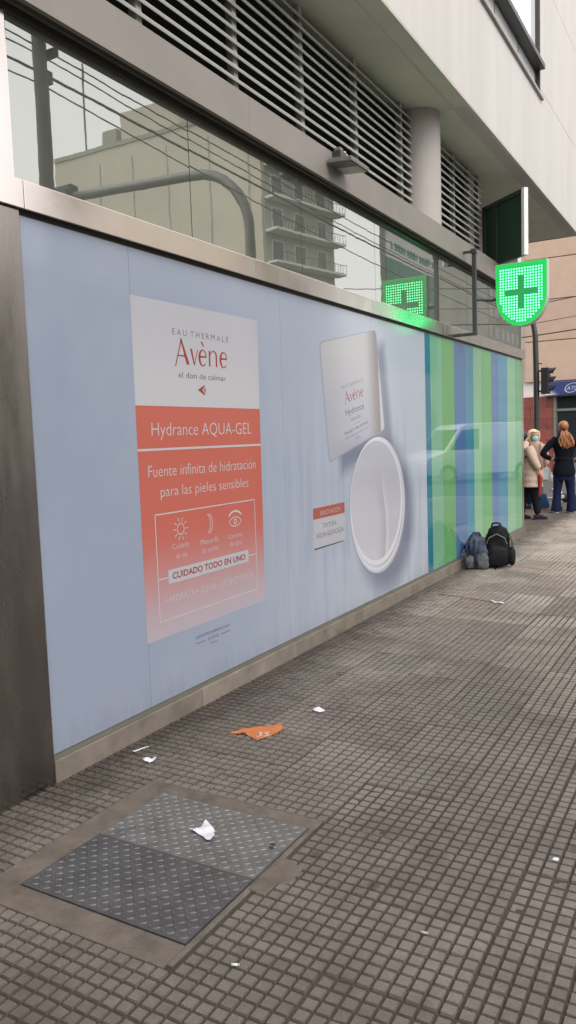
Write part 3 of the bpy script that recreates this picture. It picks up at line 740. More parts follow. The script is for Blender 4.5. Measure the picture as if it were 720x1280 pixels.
# ================================================================== FLOODLIGHT
FL = thing('floodlight', 'small flat floodlight mounted on the beam below the louvres', 'lamp', (-2.70, 5.69, 3.742))
FL.scale = (.72, .72, .72)
ALU = mat('lamp_alloy', (.20, .20, .18), .45, .6, vary=.2, vscale=20)
M = Matrix.Translation((.155, -.15, -.135)) @ Matrix.Rotation(radians(5), 4, 'Y')
MB().box(-.14, .14, -.22, .22, -.022, .022).xform(M).build('lamp_body', ALU, FL, bevel=.008)
MB().box(-.12, .12, -.03, .20, -.028, -.0225).xform(M).build('lamp_glass', mat('lamp_glass', (.45, .5, .42), .15, vary=.1), FL)
MB().box(-.12, .12, -.205, -.06, -.027, -.0225).xform(M).build('driver_cover', GREYFRAME, FL, bevel=.002)
for k in range(6): MB().box(-.12, .12, -.18+k*.07, -.17+k*.07, .0225, .04).xform(M).build('cooling_fin', ALU, FL)
MB().box(.001, .10, -.22, -.08, -.094, .02).build('mounting_bracket', BLACKMET, FL, bevel=.005)
MB().box(.01, .08, -.19, -.11, .021, .06).build('junction_box', PLINTH, FL, bevel=.004)
MB().tube([(.05, -.10, .03), (.06, -.03, .05), (.04, .05, .02), (.0, .10, .018)], .012, 6).build('cable', WFR, FL, smooth=True)

# ================================================================== BAGS
def soft_block(w_, d, h, e=3.2, n=40, m=26, amp=.012, seed=0, taper=.12, lean=0):
    from mathutils import noise as mn
    mb = MB(); vs = []; fs = []
    for i in range(m+1):
        ph = -pi/2+pi*i/m
        for j in range(n):
            th = 2*pi*j/n
            f = lambda a, p: math.copysign(abs(a)**p, a)
            X = f(cos(ph), 2/e)*f(cos(th), 2/e); Y = f(cos(ph), 2/e)*f(sin(th), 2/e); Z = f(sin(ph), 2/e)
            t = (Z+1)/2; k = 1-taper*t*t
            p = Vector((X*w_/2*k, Y*d/2*k+lean*t, Z*h/2))
            q = mn.noise(p*9+Vector((seed, 0, 0)))*amp*1.4+mn.noise(p*24+Vector((0, seed, 0)))*amp*.7
            r = Vector((X, Y, Z*.6)).normalized(); p += r*q
            p.z = max(p.z, -h/2*.985); vs.append(p+Vector((0, 0, h/2*.985)))
    for i in range(m):
        for j in range(n): fs.append((i*n+j, i*n+(j+1) % n, (i+1)*n+(j+1) % n, (i+1)*n+j))
    return mb.add(vs, fs)
NYL = mat('black_nylon', (.006, .006, .007), .62, vary=.4, vscale=25, bump=.25, bscale=400, spec=.12)
NYL2 = mat('black_nylon_trim', (.010, .010, .012), .5, bump=.3, bscale=300, spec=.12)
GRY = mat('grey_blue_canvas', (.050, .058, .085), .75, vary=.55, vscale=11, bump=.35, bscale=160, spec=.12)
GRY2 = mat('grey_canvas_pocket', (.085, .09, .092), .75, vary=.6, vscale=14, bump=.35, bscale=160, spec=.12)
PURP = mat('navy_canvas', (.03, .035, .09), .7, vary=.5, vscale=16, bump=.3, bscale=160, spec=.12)
bk = thing('black_backpack', 'full black backpack standing on the pavement, to the right of the grey one', 'backpack', (-2.43, 9.12, 0.0), radians(14))
soft_block(.34, .24, .49, 2.8, seed=3, taper=.30, amp=.024).build('body', NYL, bk, smooth=True)
mb = soft_block(.26, .10, .25, 3.2, seed=9, amp=.008); mb.xform(Matrix.Translation((.0, -.115, .02))); mb.build('front_pocket', NYL2, bk, smooth=True)
mb = soft_block(.08, .15, .22, 2.6, seed=5, amp=.006); mb.xform(Matrix.Translation((.17, .0, .02))); mb.build('side_pocket', NYL2, bk, smooth=True)
MB().tube([(-.06, .02, .475), (-.05, .0, .515), (0, -.01, .525), (.04, 0, .51), (.05, .02, .47)], .011, 7).build('handle', NYL2, bk, smooth=True)
for s in (-1, 1): MB().tube([(s*.09, .11, .43), (s*.11, .17, .36), (s*.12, .165, .2), (s*.13, .12, .06)], [(.006, .03)]*4, 8).build('shoulder_strap', NYL2, bk, smooth=True)
MB().tube([(-.115, -.13, .29), (-.09, -.135, .36), (0, -.12, .405), (.09, -.135, .36), (.115, -.13, .29)], .005, 6).build('zip', GREYFRAME, bk)
MB().tube([(.175, -.05, .25), (.17, -.06, .33), (.15, -.06, .40)], [(.008, .02)]*3, 6).build('side_strap', mat('olive_webbing', (.08, .09, .02), .7), bk, smooth=True)
MB().tube([(.0, -.12, .015), (-.03, -.17, .008), (-.01, -.215, .006)], .007, 6).build('loose_strap', NYL2, bk, smooth=True)
gb = thing('grey_backpack', 'slumped grey and navy backpack leaning against the striped window', 'backpack', (-2.63, 8.96, 0.0), radians(20))
soft_block(.27, .24, .40, 2.5, seed=21, amp=.034, taper=.22, lean=.02).build('body', GRY, gb, smooth=True)
mb = soft_block(.14, .14, .19, 2.6, seed=25, amp=.014); mb.xform(Matrix.Translation((.06, -.105, .0))); mb.build('front_pocket', GRY2, gb, smooth=True)
mb = soft_block(.11, .13, .17, 2.6, seed=28, amp=.014); mb.xform(Matrix.Translation((-.085, -.09, .0))); mb.build('front_pocket', GRY2, gb, smooth=True)
MB().tube([(-.10, -.06, .33), (-.125, -.11, .24), (-.10, -.12, .17)], [(.012, .035)]*3, 8).build('flap', PURP, gb, smooth=True)
MB().tube([(-.02, -.10, .36), (-.03, -.135, .26), (-.02, -.13, .16), (.0, -.16, .06)], [(.007, .018)]*4, 8).build('compression_strap', PURP, gb, smooth=True)
MB().tube([(.06, -.10, .36), (.04, -.13, .28), (.06, -.14, .20)], [(.006, .014)]*3, 8).build('compression_strap', GRY2, gb, smooth=True)
MB().tube([(-.05, .02, .385), (-.03, -.01, .42), (.03, -.01, .42), (.05, .02, .385)], .011, 7).build('handle', PURP, gb, smooth=True)

# ================================================================== LITTER
PAPER = mat('white_paper', (.48, .48, .52), .7, vary=.06, vscale=40)
def scrap(name, label, cat, pts, z, m, amp, seed, extra=None, cell=.010, group=None):
    """thin crumpled sheet with a torn outline; pts in world x,y"""
    from mathutils import noise as mn
    cx_ = sum(p[0] for p in pts)/len(pts); cy_ = sum(p[1] for p in pts)/len(pts)
    x0 = min(p[0] for p in pts); x1_ = max(p[0] for p in pts); y0 = min(p[1] for p in pts); y1_ = max(p[1] for p in pts)
    bm = bmesh.new(); bm.faces.new([bm.verts.new((p[0], p[1], 0)) for p in pts])
    for ax, lo, hi in ((0, x0, x1_), (1, y0, y1_)):
        t = lo+cell
        while t < hi:
            co = (t, 0, 0) if ax == 0 else (0, t, 0); no = (1, 0, 0) if ax == 0 else (0, 1, 0)
            bmesh.ops.bisect_plane(bm, geom=bm.verts[:]+bm.edges[:]+bm.faces[:], plane_co=co, plane_no=no); t += cell
    for v in bm.verts:
        d = math.hypot(v.co.x-cx_, v.co.y-cy_)
        v.co.z = z+max(0, amp*(.5+mn.noise(Vector((v.co.x*22+seed, v.co.y*22, 0))))+amp*.4*mn.noise(Vector((v.co.x*70, v.co.y*70, seed))))
        if extra: v.co.z += extra(v.co.x, v.co.y)
        v.co.x -= cx_; v.co.y -= cy_
    r = bmesh.ops.solidify(bm, geom=bm.faces[:], thickness=-.0006)
    me = bpy.data.meshes.new(name); bm.to_mesh(me); bm.free()
    o = link(name, me, m); o.location = (cx_, cy_, 0); o['label'] = label; o['category'] = cat
    if group: o['group'] = group
    return o
OR = mat('orange_paper', (.37, .115, .032), .5, vary=.12, vscale=18)
fl = thing('orange_flyer', 'torn orange flyer with white figures lying on the paving', 'flyer', (-2.24, 3.47, .0))
fo = scrap('flyer_sheet', 'x', 'x', [(-2.385, 3.385), (-2.30, 3.425), (-2.22, 3.385), (-2.185, 3.375), (-2.16, 3.42), (-2.135, 3.52), (-2.15, 3.60), (-2.185, 3.62), (-2.27, 3.55), (-2.34, 3.47)], .003, OR, .006, 3)
del fo['label'], fo['category']; fo.parent = fl; fo.location = fo.location-fl.location
vs, fs = text_geo('35')
MB().add([(.035+.07*(a*.79-b*.35), -.075+.085*(a*.42+b*.72), .0125) for a, b in vs], fs).build('printed_figures', PAPER, fl, fix=False)
scrap('paper_scrap', 'torn white paper scrap lying on the steel hatch', 'paper', [(-1.935, 2.445), (-1.90, 2.43), (-1.86, 2.425), (-1.815, 2.40), (-1.795, 2.395), (-1.80, 2.435), (-1.82, 2.46), (-1.825, 2.475), (-1.86, 2.50), (-1.915, 2.535), (-1.90, 2.485), (-1.905, 2.455)], .004, PAPER, .010, 11, group='scraps of white paper on the pavement')
scrap('paper_scrap', 'small white paper scrap on the paving beyond the orange flyer', 'paper', [(-2.135, 3.90), (-2.09, 3.885), (-2.055, 3.905), (-2.06, 3.925), (-2.11, 3.955), (-2.125, 3.965), (-2.115, 3.93)], .003, PAPER, .012, 17, cell=.008, group='scraps of white paper on the pavement')
scrap('paper_scrap', 'crumpled white paper scrap near the foot of the plinth', 'paper', [(-2.575, 2.905), (-2.555, 2.89), (-2.53, 2.895), (-2.505, 2.925), (-2.512, 2.94), (-2.54, 2.925), (-2.56, 2.935)], .003, PAPER, .018, 23, cell=.006, group='scraps of white paper on the pavement')
scrap('paper_scrap', 'thin pale paper sliver lying against the plinth', 'paper', [(-2.70, 2.97), (-2.685, 2.965), (-2.655, 3.05), (-2.665, 3.055)], .003, PAPER, .004, 29, cell=.01)
scrap('chewing_gum', 'flattened white gum spot on the paving at right', 'gum', [(-.567, 2.865), (-.555, 2.86), (-.545, 2.868), (-.546, 2.88), (-.558, 2.884), (-.566, 2.876)], .001, PAPER, .003, 31, cell=.005)
for lab, px_, py_, a in (('white cigarette butt lying on paving in front of the hatch', -1.296, 1.833, .4), ('dull cigarette butt lying in the middle of the paving', -.839, 2.238, .1)):
    c = thing('cigarette_butt', lab, 'cigarette butt', (px_, py_, .006), a, 'cigarette butts')
    MB().tube([(-.014, 0, 0), (.006, 0, 0)], .004, 8).build('filter', PAPER if a > .2 else KERB, c, smooth=True)
    MB().tube([(.006, 0, 0), (.012, 0, 0)], .0038, 8).build('paper_end', KERB, c, smooth=True)
grit = MB(); rg_ = random.Random(5)
for k in range(420):
    yy_ = rg_.uniform(2.0, 11.5) if k % 3 else rg_.uniform(2.0, 4.2)
    xx_ = -2.772+abs(rg_.gauss(0, .09)) if yy_ > 2.52 else -2.765+abs(rg_.gauss(0, .09))
    if in_hatch(xx_, yy_): continue
    r = rg_.uniform(.002, .006)*(1.6 if rg_.random() < .06 else 1)
    a = rg_.uniform(0, 6.28); e = rg_.uniform(.5, 1)
    vs_ = [(xx_+r*cos(a+q*2.094)*(1 if q else 1.5), yy_+r*e*sin(a+q*2.094), .0008) for q in range(3)]+[(xx_+r*.2, yy_, r*.7)]
    grit.add(vs_, [(0, 1, 3), (1, 2, 3), (2, 0, 3), (0, 2, 1)])
grit.build('grit', GROUT, kind='stuff', label='dark grit and crumbs gathered along the foot of the plinth', category='grit')
REDT = mat('faded_red_tape', (.28, .11, .09), .7, vary=.5, vscale=30)
scrap('red_tape', 'faded red tape strip with pale end across the paving', 'tape', [(-2.55, 7.37), (-2.25, 7.29), (-1.95, 7.185), (-1.945, 7.205), (-2.25, 7.312), (-2.55, 7.395)], .002, REDT, .002, 41, cell=.05)
scrap('paper_strip', 'white paper strip at the end of the red tape', 'paper', [(-1.98, 7.19), (-1.93, 7.15), (-1.84, 7.13), (-1.85, 7.165), (-1.93, 7.19), (-1.97, 7.215)], .003, PAPER, .01, 43, cell=.02)
scrap('red_tape', 'faded red tape strip beyond the black backpack', 'tape', [(-2.25, 9.23), (-1.8, 9.03), (-1.79, 9.055), (-2.25, 9.26)], .002, REDT, .002, 47, cell=.05)
# ================================================================== PEOPLE
SKIN = mat('skin', (.52, .30, .21), .55, vary=.06, vscale=30)
def cr(pts, k=5):
    """Catmull-Rom through (x,y,z,ra[,rb]) tuples"""
    P = [tuple(p) if len(p) == 5 else (*p, p[3]) for p in pts]; out = []
    for i in range(len(P)-1):
        p0, p1, p2, p3 = P[max(i-1, 0)], P[i], P[i+1], P[min(i+2, len(P)-1)]
        for q in range(k):
            t = q/k; out.append(tuple(.5*(2*b+(c-a)*t+(2*a-5*b+4*c-d)*t*t+(3*b-a-3*c+d)*t**3) for a, b, c, d in zip(p0, p1, p2, p3)))
    out.append(P[-1]); return out
def limb(mb, pts, n=12, k=5):
    c = cr(pts, k); mb.tube([p[:3] for p in c], [(p[3], p[4]) for p in c], n); return mb
def hand(mb, p, d, side, s=1.0):
    """palm and five bent fingers from wrist p along direction d"""
    p = Vector(p); d = Vector(d).normalized()
    a = Vector(side).normalized(); b = d.cross(a)
    mb.tube([p-d*.01, p+d*.045*s, p+d*.085*s], [(.022, .018), (.036*s, .016), (.034*s, .013)], 8)
    for q, (o, l) in enumerate(((-.028, .065), (-.010, .078), (.009, .074), (.027, .058))):
        r = p+d*.08*s+a*o*s
        mb.tube([r, r+d*l*.5*s+b*.006, r+d*l*.8*s+b*.026, r+d*l*.85*s+b*.045], [.0095, .009, .008, .006], 6)
    r = p+d*.03*s-a*.03*s
    mb.tube([r, r-a*.025+d*.03+b*.008, r-a*.03+d*.06+b*.02], [.012, .010, .007], 6)
def head(mb, c, fwd, s=1.0):
    """skull, jaw, nose, ears and neck; c = head centre, fwd = facing (unit, horizontal)"""
    c = Vector(c); f = Vector(fwd).normalized(); r = Vector((f.y, -f.x, 0)); u = Vector((0, 0, 1))
    def el(o, a, b, h, n=14, m=10):
        t = MB().ball((0, 0, 0), a, b, h, n, m); M = Matrix((r, f, u)).transposed().to_4x4(); M.translation = c+r*o[0]*s+f*o[1]*s+u*o[2]*s
        t.xform(M); mb.add(t.v, t.f)
    el((0, -.008, .022), .076*s, .094*s, .092*s); el((0, .022, -.045), .058*s, .066*s, .072*s)
    el((0, .092, -.018), .014*s, .020*s, .022*s, 8, 6); el((0, .086, -.062), .024*s, .012*s, .008*s, 8, 6)
    for q in (-1, 1): el((q*.076, -.006, -.008), .010*s, .020*s, .030*s, 8, 6)
    mb.tube([c-u*.20*s-f*.03*s, c-u*.05*s-f*.015*s], [.058*s, .052*s], 10)
    return r, f, u
def person(label, loc, rz):
    return thing('person', label, 'person', loc, rz)
def hexa(c, d, wv, l, w0, w1, h):    # shoe
    pass
def shoe(name, p, ang, m, sole, par, L=.25):
    M = Matrix.Translation(p) @ Matrix.Rotation(ang, 4, 'Z')
    mb = MB(); limb(mb, [(0, -.06, .045, .036, .042), (0, 0, .05, .042, .048), (0, .07, .045, .044, .040), (0, .13, .033, .042, .028), (0, .175, .026, .026, .018)], 12)
    mb.xform(M); o = mb.build('shoe', m, par, smooth=True)
    b = MB(); pl = [(-.036, -.09), (.036, -.09), (.042, 0), (.046, .09), (.038, .16), (0, .185), (-.038, .16), (-.046, .09), (-.042, 0)]
    b.prism(pl, 'z', 0, .022); b.xform(M); b.build('sole', sole, o)
    return o
DENIM = mat('denim', (.008, .013, .040), .8, vary=.35, vscale=12, bump=.3, bscale=200, spec=.12)
NAVY = mat('navy_fleece', (.006, .007, .012), .85, vary=.35, vscale=14, bump=.3, bscale=120, spec=.12)
BLKT = mat('black_trousers', (.010, .010, .012), .8, vary=.3, vscale=15, spec=.12)
BEIGE = mat('beige_quilt', (.44, .335, .255), .7, vary=.16, vscale=10, bump=.35, bscale=30)
TANJ = mat('tan_jacket', (.42, .27, .20), .75, vary=.12, vscale=14)
HGING = mat('ginger_hair', (.30, .125, .045), .5, vary=.45, vscale=60, streak=(1, 1, .12), bump=.4, bscale=120)
HBLON = mat('blonde_hair', (.62, .46, .27), .5, vary=.35, vscale=60, streak=(1, 1, .12), bump=.4, bscale=120)
HDARK = mat('dark_hair', (.018, .012, .010), .5, vary=.4, vscale=60, bump=.3, bscale=120)
MASKM = mat('mask_teal', (.30, .55, .56), .8, vary=.06, vscale=30, bump=.3, bscale=90)
SHW = mat('white_sole', (.62, .61, .6), .6); SHP = mat('plum_shoe', (.025, .014, .028), .6, spec=.12); SHB = mat('black_shoe', (.014, .014, .015), .5, spec=.12)
STRAP = mat('brown_strap', (.10, .035, .025), .6); EYE = mat('eye_dark', (.02, .015, .012), .3)

# --- woman with the ponytail, back to us, hand on hip   (local: x = right, y = away)
P = person('woman in black jacket and blue jeans with a long ginger ponytail, hands on hips', (-2.83, 15.45, 0), radians(10.4))
b = MB()
head(b, (-.01, .0, 1.625), (.15, 1, 0), 1.06)
limb(b, [(0, 0, .86, .15, .115), (0, 0, 1.05, .135, .10), (0, .0, 1.25, .165, .11), (0, .01, 1.40, .17, .095), (0, .01, 1.47, .08, .07)])
for s in (-1, 1):
    limb(b, [(s*.085, 0, .90, .10), (s*.11, .0, .52, .068), (s*.13, -.01, .10, .05)])
    limb(b, [(s*.16, .01, 1.40, .06), (s*.30, -.04, 1.25, .048), (s*.37, -.05, 1.14, .042), (s*.28, .0, 1.06, .036), (s*.20, .03, 1.02, .03)])
    hand(b, (s*.20, .03, 1.02), (-s*.8, .55, -.25), (0, .4, 1), .9)
fuse(b.build('body', SKIN, P), .011)
b = MB()
limb(b, [(0, 0, .715, .205, .15), (0, 0, .80, .208, .152), (0, 0, .95, .178, .135), (0, 0, 1.08, .165, .125), (0, 0, 1.25, .195, .135), (0, .01, 1.38, .205, .12), (0, .01, 1.455, .13, .095), (0, .005, 1.53, .075, .07)], 18)
for s in (-1, 1):
    limb(b, [(s*.13, .01, 1.40, .085), (s*.24, -.02, 1.32, .072), (s*.335, -.05, 1.21, .062), (s*.375, -.055, 1.135, .058), (s*.32, -.02, 1.085, .052), (s*.235, .02, 1.035, .044)], 12)
fuse(b.build('jacket', NAVY, P), .013, 3)
MB().tube([(-.17, -.005, 1.045), (-.10, -.115, 1.035), (0, -.14, 1.03), (.10, -.115, 1.035), (.17, -.005, 1.045)], [(.008, .016)]*5, 8).build('jacket_hem_band', NYL2, P, smooth=True)
b = MB()
limb(b, [(0, 0, .62, .16, .12), (0, 0, .76, .185, .135), (0, 0, .86, .178, .13)], 16)
for s in (-1, 1):
    limb(b, [(s*.092, 0, .80, .105), (s*.105, .0, .60, .093), (s*.118, .0, .45, .078), (s*.13, -.005, .28, .078), (s*.138, -.01, .12, .095, .10), (s*.14, -.012, .03, .105, .115)], 14)
fuse(b.build('jeans', DENIM, P), .012, 3)
for s in (-1, 1): shoe('shoe', (s*.14, .01, 0), -s*.2, SHB, SHW, P)
h = MB().ball((-.01, -.022, 1.655), .094, .108, .098, 16, 10).ball((-.02, .0, 1.60), .088, .09, .10, 14, 8)
h.build('hair', HGING, P, smooth=True)
b = MB()
for k in range(9):
    o = (k-4)*.021; w = random.uniform(-.012, .012); limb(b, [(.0+o*.3, -.11, 1.57, .018), (.03+o*.9, -.15+w, 1.48, .021), (.045+o*1.45+w, -.16-w, 1.38, .020), (.05+o*1.35-w, -.155+w, 1.29, .016), (.045+o*.9+w*2, -.15, 1.22+abs(o)*.6+w*2, .005)], 8)
b.build('ponytail', HGING, P, smooth=True)
MB().tube([(.0, -.10, 1.575), (.005, -.125, 1.55)], .034, 10).build('hair_tie', NYL2, P, smooth=True)

# --- woman in the beige coat, half behind the building corner, facing right
P1 = person('woman in beige quilted coat and black trousers beside the building corner, holding a red umbrella', (-3.17, 14.25, 0), radians(12))
b = MB()
head(b, (-.15, .02, 1.47), (.9, .45, 0), 1.0)
limb(b, [(0, 0, .78, .13, .15), (-.02, 0, .95, .12, .14), (-.05, 0, 1.12, .12, .16), (-.09, .01, 1.27, .10, .16), (-.12, .01, 1.35, .06, .07)])
limb(b, [(-.06, .06, .80, .09), (-.12, .05, .45, .06), (-.17, .04, .09, .045)])
limb(b, [(.0, -.05, .80, .09), (.055, -.05, .45, .062), (.105, -.05, .10, .045)])
limb(b, [(-.05, -.17, 1.25, .05), (.04, -.19, 1.06, .045), (.13, -.18, .90, .035)]); hand(b, (.13, -.18, .90), (.35, .0, -1), (1, 0, .2), .95)
limb(b, [(-.06, .17, 1.25, .05), (.03, .20, 1.06, .045), (.12, .17, .93, .035)]); hand(b, (.12, .17, .93), (.5, -.2, -.8), (1, 0, .3), .95)
fuse(b.build('body', SKIN, P1), .011)
b = MB()
z_ = .585; rows = []
prof = [(.0, .585, .20, .215), (-.003, .70, .195, .21), (-.01, .85, .18, .195), (-.03, 1.0, .165, .18), (-.06, 1.15, .165, .19), (-.09, 1.27, .15, .185), (-.12, 1.34, .10, .11), (-.13, 1.40, .075, .08)]
c = cr([(p[0], 0, p[1], p[2], p[3]) for p in prof], 6)
rg = []
for i, q in enumerate(c):
    pf = 1+.022*sin(q[2]*2*pi/.115)
    rg.append((q[0], q[1], q[2], q[3]*pf, q[4]*pf))
b.rings(rg, 22)
limb(b, [(-.05, -.15, 1.28, .085), (-.01, -.195, 1.17, .078), (.04, -.205, 1.06, .073), (.085, -.20, .98, .07), (.125, -.185, .92, .062)], 12)
limb(b, [(-.05, .15, 1.28, .085), (.0, .195, 1.16, .076), (.05, .20, 1.05, .07), (.11, .17, .95, .06)], 12)
fuse(b.build('coat', BEIGE, P1), .012, 2)
b = MB()
limb(b, [(-.01, 0, .58, .13, .15), (-.01, 0, .80, .13, .15)], 14)
limb(b, [(-.06, .055, .72, .095), (-.11, .05, .48, .075), (-.14, .045, .28, .062), (-.168, .04, .10, .058)], 12)
limb(b, [(.0, -.05, .72, .10), (.05, -.05, .48, .08), (.08, -.05, .28, .066), (.11, -.05, .105, .058)], 12)
fuse(b.build('trousers', BLKT, P1), .012, 3)
shoe('shoe', (-.185, .04, 0), radians(-75), SHB, SHB, P1); shoe('shoe', (.10, -.055, 0), radians(-70), SHP, SHP, P1)
MB().ball((-.165, .01, 1.50), .105, .112, .105, 16, 10).ball((-.19, .0, 1.43), .09, .10, .11, 14, 8).build('hair', HDARK, P1, smooth=True)
MB().tube([(-.235, -.10, 1.02), (-.15, -.19, 1.08), (-.06, -.235, 1.15), (.0, -.19, 1.24), (-.03, -.12, 1.35)], [(.004, .014)]*5, 6).build('bag_strap', BLKT, P1)
um = thing('umbrella', 'folded red umbrella hanging point down from the hand of the woman in beige', 'umbrella', (-2.985, 14.11, .35), radians(12))
REDU = mat('red_umbrella', (.30, .02, .022), .6, vary=.25, vscale=25)
mb = MB(); c = [(.0, 0, .46, .02), (0, 0, .44, .040), (.0, 0, .30, .034), (-.012, 0, .15, .022), (-.02, 0, .06, .009)]
limb(mb, c, 10).build('folded_canopy', REDU, um, smooth=True)
MB().tube([(-.02, 0, .06), (-.026, 0, .0)], .004, 6).build('ferrule', BLKT, um); MB().tube([(0, 0, .455), (.01, 0, .55), (.012, 0, .60)], .012, 8).build('handle', BLKT, um, smooth=True)

# --- masked blonde woman facing us
P2 = person('blonde woman in a tan jacket and teal face mask standing behind the beige coat', (-3.53, 16.3, 0), radians(12))
b = MB()
hc = (-.05, 0, 1.475)
r_, f_, u_ = head(b, hc, (.38, -1, 0), 1.08)
limb(b, [(0, 0, .82, .15, .11), (0, 0, 1.0, .135, .10), (-.01, 0, 1.18, .16, .11), (-.03, 0, 1.30, .15, .09), (-.045, 0, 1.37, .06, .06)])
for s in (-1, 1):
    limb(b, [(s*.08-.03, 0, .85, .09), (s*.085-.04, 0, .45, .06), (s*.09-.05, 0, .10, .045)])
    limb(b, [(s*.15-.03, 0, 1.27, .055), (s*.20-.02, -.03, 1.06, .045), (s*.19, -.08, .86, .034)]); hand(b, (s*.19, -.08, .86), (.05, -.1, -1), (.3, 1, 0), .95)
fuse(b.build('body', SKIN, P2), .011)
b = MB(); limb(b, [(0, 0, .72, .19, .14), (0, 0, .85, .185, .138), (-.01, 0, 1.05, .175, .135), (-.02, 0, 1.22, .195, .13), (-.04, 0, 1.33, .13, .10), (-.045, 0, 1.39, .07, .07)], 18)
for s in (-1, 1): limb(b, [(s*.13-.03, 0, 1.28, .08), (s*.19-.02, -.02, 1.12, .07), (s*.205, -.05, .99, .062), (s*.195, -.075, .89, .05)], 12)
fuse(b.build('jacket', TANJ, P2), .013, 3)
b = MB(); limb(b, [(-.02, 0, .66, .14, .11), (-.01, 0, .84, .16, .12)], 14)
for s in (-1, 1): limb(b, [(s*.08-.03, 0, .76, .095), (s*.085-.04, 0, .46, .07), (s*.09-.05, 0, .09, .058)], 12)
fuse(b.build('trousers', DENIM, P2), .013, 3)
for s in (-1, 1): shoe('shoe', (s*.09-.05, -.02, 0), pi+s*.2, SHB, SHB, P2)
b = MB()
hcv = Vector(hc); ff = f_; rr = r_
def hp(a, bb, cc): v = hcv+rr*a+ff*bb+Vector((0, 0, cc)); return tuple(v)
b.ball(hp(0, -.02, .045), .108, .110, .098, 16, 10)
for s in (-1, 1):
    limb(b, [(*hp(s*.075, .03, .09), .035), (*hp(s*.098, .02, .02), .036), (*hp(s*.10, .0, -.06), .034), (*hp(s*.085, -.02, -.12), .018)], 10)
limb(b, [(*hp(0, -.10, .05), .05), (*hp(0, -.105, -.04), .06), (*hp(0, -.09, -.12), .035)], 10)
limb(b, [(*hp(-.06, .075, .085), .022), (*hp(0, .092, .082), .024), (*hp(.06, .075, .075), .022)], 10)
b.build('hair', HBLON, P2, smooth=True)
b = MB(); limb(b, [(*hp(0, .055, -.118), .04, .03), (*hp(0, .078, -.075), .062, .034), (*hp(0, .088, -.035), .062, .030), (*hp(0, .085, -.010), .045, .022)], 12)
b.build('face_mask', MASKM, P2, smooth=True)
for s in (-1, 1): MB().ball(hp(s*.033, .083, .018), .012, .012, .008, 8, 6).build('eye', EYE, P2, smooth=True)
MB().tube([(.08, -.115, 1.34), (.10, -.15, 1.20), (.12, -.15, 1.05), (.15, -.13, .85)], [(.005, .016)]*4, 6).build('bag_strap', STRAP, P2)

# bags held by people
BLUEB = mat('blue_bag', (.022, .085, .20), .7, vary=.25, vscale=18)
bb = thing('blue_bag', 'dark blue bag hanging low beside the umbrella tip', 'bag', (-3.35, 16.1, .02), radians(12))
mb = MB().prism([(-.02, .30), (.06, .30), (.13, .04), (.10, .0), (-.05, .0), (-.07, .05)], 'y', -.05, .05); o = mb.build('bag_body', BLUEB, bb, bevel=.02); smooth_by_angle(o, 1.2)
MB().tube([(.0, 0, .30), (-.03, 0, .50), (-.05, .0, .80)], .006, 6).build('bag_strap', BLKT, bb)
wb = thing('white_bag', 'white carrier bag under the elbow of the woman in the black jacket', 'bag', (-3.17, 15.55, .60), radians(10))
WPL = mat('white_plastic', (.66, .66, .68), .35, vary=.06, vscale=20)
mb = soft_block(.17, .10, .27, 3.0, seed=61, amp=.014, taper=.15); mb.build('bag_body', WPL, wb, smooth=True)
for s in (-1, 1): MB().tube([(s*.05, 0, .25), (s*.04, 0, .36), (.02, 0, .43)], [(.003, .012)]*3, 6).build('bag_handle', WPL, wb)
ob = thing('orange_bag', 'orange bag at the right edge beside the jeans', 'bag', (-2.535, 15.62, .52), radians(10))
soft_block(.16, .10, .17, 3.0, seed=71, amp=.01, taper=.15).build('bag_body', mat('orange_plastic', (.62, .17, .02), .5), ob, smooth=True)
MB().tube([(-.04, 0, .16), (0, 0, .32), (.04, 0, .16)], [(.003, .012)]*3, 6).build('bag_handle', MATS['orange_plastic'], ob)

# ================================================================== DOG
DG = thing('dog', 'small black and white dog standing behind the woman in jeans', 'dog', (-2.83, 16.0, 0), radians(10))
def dogcol():
    m = mat('dog_coat', (.02, .02, .02), .8, bump=.4, bscale=160); nt, p, L = nodes_of(m)
    tc = nt.nodes.new('ShaderNodeTexCoord'); s = nt.nodes.new('ShaderNodeSeparateXYZ'); L.new(tc.outputs['Object'], s.inputs[0])
    n = noise(nt, tc.outputs['Object'], 7, 3, .5)
    v = mathn(nt, 'ADD', mathn(nt, 'SUBTRACT', -.125, s.outputs[0]), mathn(nt, 'MULTIPLY', mathn(nt, 'SUBTRACT', n, .5), .25))
    L.new(mixc(nt, ramp01(nt, v, -.01, .02), (.018, .016, .015), (.58, .55, .53)), p.inputs['Base Color']); return m
b = MB()
limb(b, [(-.19, 0, .28, .045), (-.15, 0, .25, .085, .10), (-.05, 0, .235, .085, .10), (.08, 0, .24, .07, .085), (.17, 0, .25, .068, .08), (.215, 0, .26, .04)], 14)
limb(b, [(-.15, 0, .28, .065), (-.20, 0, .36, .055), (-.225, 0, .41, .05)], 12)
b.ball((-.235, 0, .42), .062, .055, .055, 14, 10)
limb(b, [(-.26, 0, .41, .042), (-.30, 0, .40, .034), (-.335, 0, .395, .026)], 10)
for s in (-1, 1):
    limb(b, [(-.14, s*.055, .22, .042), (-.145, s*.06, .14, .028), (-.14, s*.06, .075, .020), (-.145, s*.06, .02, .020), (-.165, s*.06, .015, .018)], 8)
    limb(b, [(.17, s*.05, .24, .055), (.13, s*.06, .16, .038), (.20, s*.06, .095, .022), (.185, s*.06, .03, .018), (.16, s*.06, .015, .018)], 8)
limb(b, [(.21, 0, .275, .026), (.255, 0, .33, .02), (.285, 0, .40, .018), (.265, 0, .445, .015), (.23, 0, .44, .010)], 8)
fuse(b.build('body', dogcol(), DG), .008, 3)
